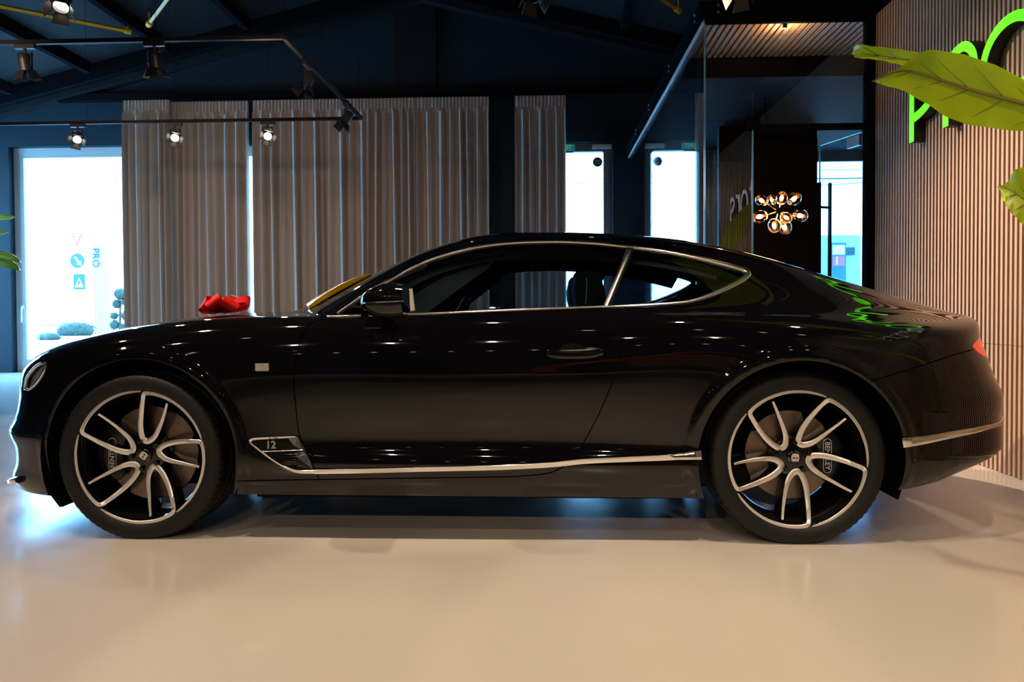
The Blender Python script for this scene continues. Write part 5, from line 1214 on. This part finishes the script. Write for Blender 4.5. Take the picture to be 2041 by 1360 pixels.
# nearer tracks, over and behind the camera
def track(name, x0, x1, y, label):
    E = empty(name, ((x0 + x1)/2, y, ZTR)); tag(E, label, 'light track'); h = (x1 - x0)/2
    q = MB(); q.bar((-h, 0, 0), (h, 0, 0), .036, .034); q.build('rail', 'track_black', E)
    for x in (-h*.8, 0, h*.8): q = MB(); q.tube([(x, 0, .01), (x, 0, ceil_z(E.location.x + x) - ZTR)], .0018, 5); q.build('suspension_wire', 'grey_metal', E)
p8 = at_z(125, 8, ZTR - .19)
track('lighting_track', -6, 2.4, p8[1], 'black hanging light track crossing just above the top of the picture')
spot((p8[0], p8[1], ZTR), (p8[0] + .5, p8[1] - 2.0, 0), True, 'bright lit track spotlight at the top left edge', 50)
YQ = 3.9
track('lighting_track', -6.4, 2.4, YQ, 'black hanging light track over the car above the picture')
for x, ax, e in ((-6.1, -3.4, 260), (-4.3, -6.4, 330), (-.9, -4.6, 215)): spot((x, YQ, ZTR), (ax, YB, 1.4), True, 'lit spotlight over the car aimed at the curtains', e, 'spotlights behind the camera', size=1.1, blend=1.0, soft=.14)
YQ2 = 2.75
track('lighting_track', -5, 2.4, YQ2, 'black hanging light track over the near side of the car above the picture')
for x, ax, ay, e, sz in ((-3.5, -3.2, 2.2, 62, 1.5), (-1.9, -1.6, 2.3, 70, 1.35), (-.4, -.3, 2.2, 75, 1.25), (.9, .9, 2.3, 75, 1.3), (1.9, 2.0, 2.2, 62, 1.4)): spot((x, YQ2, ZTR), (ax, ay, 0), True, 'lit spotlight over the near side of the car', e, 'spotlights behind the camera', size=sz, blend=.12)
spot((-2.7, YQ2, ZTR), (-1.2, 3.95, 1.05), True, 'added unseen spotlight above the picture aimed at the windscreen', 110, 'spotlights behind the camera', size=.8)  # lamp added to brighten the yellow sheet
p9 = at_z(1062, -14, ZTR - .17); spot((p9[0], p8[1], ZTR), (p9[0] + .3, p8[1] - 1.6, 0), False, 'unlit spotlight at the top edge above the widest curtain')
p10 = at_z(1470, -20, ZTR - .17); spot((p10[0], p8[1], ZTR), (p10[0] + .2, p8[1] + 1.8, 2.2), False, 'unlit spotlight at the top edge beside the glass office')
spot((2.3, .9, ZTR), (1.95, 3.2, 1.95), True, 'added unseen spotlight above the camera aimed at the banana leaves', 110, 'spotlights behind the camera', size=.75, blend=.8)  # dedicated lamp added to lift the leaf brightness
spot((-3.4, .9, ZTR), (-1.2, 3.85, 1.05), True, 'added unseen spotlight above the camera aimed at the windscreen base', 120, 'spotlights behind the camera', size=.32, blend=.9)  # narrow lamp added as well, for the front of the yellow sheet
track('lighting_track', -5, 2.4, .9, 'black hanging light track above the camera'); track('lighting_track', -5, 2.4, -2.2, 'black hanging light track behind the camera'); track('lighting_track', -5, 2.4, -5.0, 'black hanging light track far behind the camera')
rnd = random.Random(2)
for x, ax, ay, e in ((-4.2, -3.4, 2.2, 20), (-2.7, -2.3, 2.2, 24), (-1.2, -.8, 2.0, 26), (.2, .5, 2.1, 26), (1.2, 1.5, 2.0, 26), (1.85, 2.0, 2.2, 22)):
    spot((x, .9, ZTR), (ax, ay, 0), True, 'lit spotlight above the camera aimed at the floor before the car', e, 'spotlights behind the camera')
for x, ax, ay, az, e in ((-4.4, -4, 1, 0, 55), (-3.1, -1.9, 3.2, .4, 60), (-1.9, -1.0, .9, 0, 60), (-.7, .6, 3.2, .4, 60), (.6, 1.0, .9, 0, 60), (1.8, 2.0, 3.1, 2.0, 90)):
    spot((x, -2.2, ZTR), (ax, ay, az), True, 'lit spotlight behind the camera', e, 'spotlights behind the camera')
for x in (-4.0, -2.8, -1.4, -.2, 1.0, 2.0):
    spot((x, -5.0, ZTR), (x + rnd.uniform(-.5, .5), -4.4 + rnd.uniform(-.7, .7), .3), True, 'lit spotlight far behind the camera', 80, 'spotlights behind the camera')
# wash on the slatted wall
ZH = 3.78
E = empty('lighting_track', (-.3, 5.7, ZH)); tag(E, 'black hanging light track above the picture facing the slatted wall', 'light track'); q = MB(); q.bar((-1.5, 0, 0), (1.5, 0, 0), .036, .034); q.build('rail', 'track_black', E)
for x in (-1.3, 1.3): q = MB(); q.tube([(x, 0, .01), (x, 0, ceil_z(-.3 + x) - ZH)], .0018, 5); q.build('suspension_wire', 'grey_metal', E)
spot((-.9, 5.7, ZH), (2.8, 4.5, .9), True, 'lit spotlight above the picture aimed at the slatted wall', 560, 'spotlights behind the camera', size=.95, blend=1.0)
spot((.5, 5.7, ZH), (2.8, 4.3, .45), True, 'lit spotlight above the picture aimed low at the slatted wall', 520, 'spotlights behind the camera', size=.95, blend=1.0)
track('lighting_track', -5, 4, -7.4, 'black hanging light track at the far end of the showroom')
for i in range(12): spot((-4.7 + i*.72, -7.4, ZTR), (-4.7 + i*.72 + rnd.uniform(-.4, .4), -4.5 + rnd.uniform(-1, 1), .5), True, 'lit spotlight at the far end of the showroom', 0, 'spotlights behind the camera')
# ------------------------------------------------------------------ glass bulb chandelier in the office
mat('amber_glass', (.55, .30, .13), .03, trans=.9, ior=1.3); mat('filament', (1, .7, .35), .4, emit=(1.0, .52, .20), es=26.0); mat('brass', (.55, .34, .12), .2, metal=1.0)
glass_mat('amber_pane', (.92, .62, .36), boost=1.6)
YCH = 9.0; cc = Vector(at_y(1552, 424, YCH)); uu = YCH/FPX
CH = empty('bulb_chandelier', cc); tag(CH, 'cluster chandelier of glowing amber glass bulbs inside the glass office', 'chandelier')
q = MB(); q.tube([(-.05, 0, .10), (-.12, 0, .35), (-.16, 0, ZT + .06 - cc.z)], .006, 6); q.build('cord', 'steel_dark', CH); q = MB(); q.ellipsoid((0, 0, .02), (.035, .035, .06)); q.build('hub', 'steel_dark', CH, True)
for i, (x, y, d, r, a) in enumerate(((1518, 400, 0.0, 11, -60), (1539, 399, .1, 10, -20), (1558, 395, -.08, 11, 10), (1582, 397, .02, 13, 50), (1514, 432, -.05, 13, -100), (1543, 450, -.1, 12, 170), (1563, 452, .08, 14, 160), (1567, 434, -.12, 10, 120), (1594, 430, .05, 13, 100))):
    c = Vector(at_y(x, y, YCH + d)) - cc; r_ = r*uu
    q = MB(); q.ellipsoid(c, (r_, r_, r_*1.18), 18, 12, Matrix.Rotation(math.radians(a), 4, 'Y')); b = q.build('glass_bulb', 'amber_pane', CH, True)
    q = MB(); q.ellipsoid(c, (r_*.34, r_*.34, r_*.5), 10, 8, Matrix.Rotation(math.radians(a), 4, 'Y')); q.build('filament', 'filament', b, True)
    q = MB(); q.tube([(0, 0, .02), c*.8], .006, 6); q.tube([c*.72, c*.86], .017, 10); q.build('bulb_stem', 'brass', b, True)
l = bpy.data.lights.new('chandelier_glow', 'POINT'); l.energy = 14; l.color = (1, .6, .3); l.shadow_soft_size = .2; o = bpy.data.objects.new('chandelier_glow', l); COL.objects.link(o); o.parent = CH
# added lamp hidden by the top beam, makes the office ceiling slats glow
DL = empty('added_lamp', (2.05, YO + .075, ZT - .012)); tag(DL, 'small added unseen lamp behind the office top beam lighting the slatted office ceiling', 'lamp')
q = MB(); q.lathe([(.001, -.045), (.018, -.045), (.020, .0), (.001, .0)], 20); q.build('lamp_tube', 'spot_black', DL, True)
l = bpy.data.lights.new('office_glow', 'POINT'); l.energy = 7; l.color = (1, .56, .26); l.shadow_soft_size = .03; o = bpy.data.objects.new('office_glow', l); COL.objects.link(o); o.parent = DL; o.location = (0, .04, -.10)
# ================================================================== plants
def leaf_mat(name, c1, c2):
    m = mat(name, c1, .38, noise=(14, c2, .3, (1, 1, 1))); nt = m.node_tree; b = nt.nodes['Principled BSDF']; out_ = [n for n in nt.nodes if n.type == 'OUTPUT_MATERIAL'][0]
    t = nt.nodes.new('ShaderNodeBsdfTranslucent'); t.inputs[0].default_value = (c1[0]*1.15, c1[1]*1.15, c1[2]*.8, 1); mx = nt.nodes.new('ShaderNodeMixShader'); mx.inputs[0].default_value = .38
    nt.links.new(b.outputs[0], mx.inputs[1]); nt.links.new(t.outputs[0], mx.inputs[2]); nt.links.new(mx.outputs[0], out_.inputs[0])
    return m
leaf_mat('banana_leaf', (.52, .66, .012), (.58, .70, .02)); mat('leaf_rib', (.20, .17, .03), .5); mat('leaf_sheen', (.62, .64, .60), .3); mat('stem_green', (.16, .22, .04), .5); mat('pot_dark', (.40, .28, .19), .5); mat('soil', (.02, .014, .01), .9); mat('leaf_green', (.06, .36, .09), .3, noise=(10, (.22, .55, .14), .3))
def leaf(name, mid, up, lo, parent, m, fold=.25, veins=6, org=(0, 0, 0), rib=True, rib_r=.005):
    """blade between two edge curves with a midrib; all 3D points"""
    n, h = 26, 5; M = crom(mid, 8); U = crom(up, 8); Lo = crom(lo, 8)
    def rs(c): t = np.linspace(0, len(c) - 1, n + 1); i = np.clip(t.astype(int), 0, len(c) - 2); f = (t - i)[:, None]; return c[i]*(1 - f) + c[i+1]*f
    M, U, Lo = rs(M), rs(U), rs(Lo); V = []
    o = np.array(org)
    for i in range(n + 1):
        row = [Lo[i] + (M[i] - Lo[i])*(k/h) for k in range(h)] + [M[i] + (U[i] - M[i])*(k/h) for k in range(h + 1)]
        for k, p in enumerate(row):
            d = abs(k - h)/h; wv = .004*math.sin(i*1.9 + (k > h)*1.3)*d
            V.append(p - o + np.array([0, -fold*.08*d*d + wv, 0]))
    w = 2*h + 1; V2 = [v + np.array([0, .0025, 0]) for v in V]; N = len(V); F = []
    for i in range(n):
        for k in range(w - 1): a = i*w + k; F += [(a, a+1, a+w+1, a+w), (N+a, N+a+w, N+a+w+1, N+a+1)]
    for i in range(n): a = i*w; F.append((a, a+w, N+a+w, N+a)); a += w - 1; F.append((a, N+a, N+a+w, a+w))
    q = MB(); q.add(V + V2, F); ob = q.build(name, m, parent, True)
    if rib:
        q = MB(); q.tube([M[i] - o + np.array([0, -.003, 0]) for i in range(n + 1)], [rib_r*(.25 + .75*i/n) for i in range(n + 1)], 6); q.build('midrib', 'leaf_rib', ob, True)
        for k in range(1, veins + 1):
            i = int(n*k/(veins + 1))
            for E in (U, Lo):
                j = max(i - 3, 0) if E is U else max(i - 5, 0); a, b = M[i], E[j]; pts = [a + (b - a)*t + np.array([0, -.004 - fold*.08*t*t, 0]) - o for t in np.linspace(0, .75, 6)]
                q = MB(); q.tube(pts, [.0022*(1 - t*.7) for t in np.linspace(0, 1, 6)], 5); q.build('vein', 'leaf_rib', ob, True)
    return ob
def pts3(px, Ys): return np.array([at_y(x, y, Y) for (x, y), Y in zip(px, Ys)])
base = Vector((2.40, 2.62, 0)); BP = empty('banana_plant', base); tag(BP, 'tall banana plant reaching yellow-green leaves in from the right edge', 'plant'); og = tuple(base)
q = MB(); q.lathe([(.001, .0), (.17, .0), (.21, .42), (.22, .44), (.20, .44), (.19, .40), (.001, .40)], 36); q.build('pot', 'pot_dark', BP, True); q = MB(); q.lathe([(.001, .405), (.19, .405)], 30); q.build('soil', 'soil', BP)
n6 = np.linspace(0, 1, 7)
U1 = [(1738, 163), (1768, 147), (1788, 139), (1822, 112), (1850, 103), (1905, 110), (1960, 126), (2041, 164), (2120, 205), (2205, 258)]
L1 = [(1738, 163), (1752, 171), (1795, 183), (1840, 208), (1890, 239), (1935, 252), (2000, 261), (2060, 266), (2130, 268), (2205, 260)]
M1 = [(1738, 163), (1762, 152), (1800, 141), (1840, 150), (1890, 165), (1940, 181), (1990, 194), (2050, 210), (2120, 235), (2205, 259)]
Y1 = np.linspace(3.42, 2.90, 10)
leaf('leaf', pts3(M1, Y1), pts3(U1, Y1), pts3(L1, Y1 + .03), BP, 'banana_leaf', org=og, rib_r=.010)
U2 = [(1697, 106), (1700, 96), (1710, 92), (1745, 96), (1790, 101), (1822, 107), (1900, 124), (1960, 150)]; M2 = [(1697, 106), (1712, 103), (1735, 108), (1760, 113), (1785, 116), (1815, 120), (1900, 135), (1960, 151)]; L2 = [(1697, 108), (1700, 116), (1715, 119), (1745, 122), (1778, 129), (1815, 138), (1900, 150), (1960, 152)]
Y2 = np.linspace(3.75, 3.30, 8)
leaf('leaf', pts3(M2, Y2), pts3(U2, Y2), pts3(L2, Y2), BP, 'banana_leaf', org=og, veins=4, rib_r=.003)
q = MB(); S = pts3([(1735, 97.5), (1790, 100), (1826, 109), (1816, 116), (1785, 116), (1762, 108)], [3.63]*6) - np.array(og); q.add(list(S) + list(S + [0, .004, 0]), [(5, 4, 3, 2, 1, 0), (6, 7, 8, 9, 10, 11)] + [(i, (i+1) % 6, 6 + (i+1) % 6, 6 + i) for i in range(6)]); q.build('leaf_fold', 'leaf_sheen', BP)  # pale flat piece: sheen on the folded leaf put into its colour
U3 = [(1988, 372), (1999, 366), (2008, 358), (2012, 346), (2022, 338), (2060, 334), (2110, 352), (2180, 432)]; L3 = [(1988, 374), (1990, 392), (2000, 412), (2014, 430), (2035, 450), (2070, 478), (2120, 480), (2180, 434)]; M3 = [(1988, 373), (2000, 374), (2015, 380), (2030, 390), (2050, 402), (2080, 412), (2120, 424), (2180, 433)]
Y3 = np.linspace(3.0, 2.78, 8); leaf('leaf', pts3(M3, Y3), pts3(U3, Y3), pts3(L3, Y3), BP, 'banana_leaf', org=og, veins=4)
# leaves outside the picture and the stems that carry them all
def free_leaf(a, b, w, droop, side):
    a, b = np.array(a, float), np.array(b, float); t = np.linspace(0, 1, 7); mid = a[None]*(1 - t)[:, None] + b[None]*t[:, None]; mid[:, 2] += droop*np.sin(math.pi*t)*.6
    d = b - a; s = np.cross(d, [0, 0, 1.0]); s /= np.linalg.norm(s); ww = w*np.sin(math.pi*np.clip(t*.92 + .04, 0, 1))**.6
    return leaf('leaf', mid, mid + s*ww[:, None] + np.array([0, 0, -.3])*ww[:, None]*side, mid - s*ww[:, None] + np.array([0, 0, -.3])*ww[:, None], BP, 'banana_leaf', fold=0, org=og, veins=5)
free_leaf((1.95, 2.05, 2.05), (2.32, 2.70, 1.5), .15, .1, 1); free_leaf((2.6, 1.9, 1.6), (2.36, 2.70, 1.2), .16, .12, 1); free_leaf((2.02, 2.15, 1.15), (2.31, 2.72, .85), .14, .1, 1); free_leaf((2.56, 3.40, 2.30), (2.37, 2.78, 1.7), .14, .1, 1); free_leaf((1.0, 3.72, 2.60), (2.2, 2.95, 2.42), .19, .12, 1)
for e, z0 in ((pts3([(2205, 259)], [2.90])[0], 1.0), (pts3([(1960, 151)], [3.30])[0], 1.1), (pts3([(2180, 433)], [2.78])[0], .8), (np.array((2.32, 2.70, 1.5)), .7), (np.array((2.37, 2.78, 1.7)), .9), (np.array((2.2, 2.95, 2.42)), 1.4)):
    q = MB(); e = e - np.array(og); q.tube([(0.02*z0, 0, .40), (.02, .0, z0), (e[0]*.35 + .02, e[1]*.35, z0 + (e[2] - z0)*.6), tuple(e)], [.022, .018, .012, .008], 8); q.build('leaf_stem', 'stem_green', BP, True)
# plant at the left edge
lb = Vector(at_y(-75, 640, 6.2)); lb.z = 0; LP = empty('potted_plant', lb); tag(LP, 'glossy green plant whose leaf tips enter at the left edge', 'plant'); og = tuple(lb)
q = MB(); q.lathe([(.001, .0), (.14, .0), (.18, .36), (.16, .36), (.001, .34)], 30); q.build('pot', 'pot_dark', LP, True)
for U, Mi, Lo in (([(33, 433), (20, 429), (0, 428), (-30, 430), (-60, 445)], [(33, 433), (18, 434), (0, 435), (-30, 438), (-60, 452)], [(33, 434), (20, 438), (0, 440), (-30, 446), (-60, 460)]),
                  ([(18, 463), (8, 460), (0, 459), (-30, 462), (-60, 480)], [(18, 463), (8, 464), (0, 465), (-30, 470), (-60, 488)], [(18, 464), (8, 468), (0, 470), (-30, 480), (-60, 496)]),
                  ([(45, 525), (38, 514), (20, 504), (0, 499), (-50, 497)], [(45, 525), (34, 518), (18, 511), (0, 507), (-50, 506)], [(45, 525), (30, 521), (15, 518), (0, 515), (-50, 518)]),
                  ([(43, 539), (36, 526), (20, 518), (0, 514), (-50, 512)], [(43, 539), (30, 530), (15, 524), (0, 520), (-50, 520)], [(43, 539), (28, 537), (12, 533), (0, 528), (-50, 530)])):
    Yl = np.linspace(6.1, 6.2, 5); leaf('leaf', pts3(Mi, Yl), pts3(U, Yl), pts3(Lo, Yl), LP, 'leaf_green', org=og, veins=0, rib_r=.004)
    e = pts3([Mi[-1]], [6.2])[0] - np.array(og); q = MB(); q.tube([(0, 0, .34), (0, 0, max(.6, e[2] - .4)), tuple(e)], [.014, .011, .006], 7); q.build('leaf_stem', 'stem_green', LP, True)
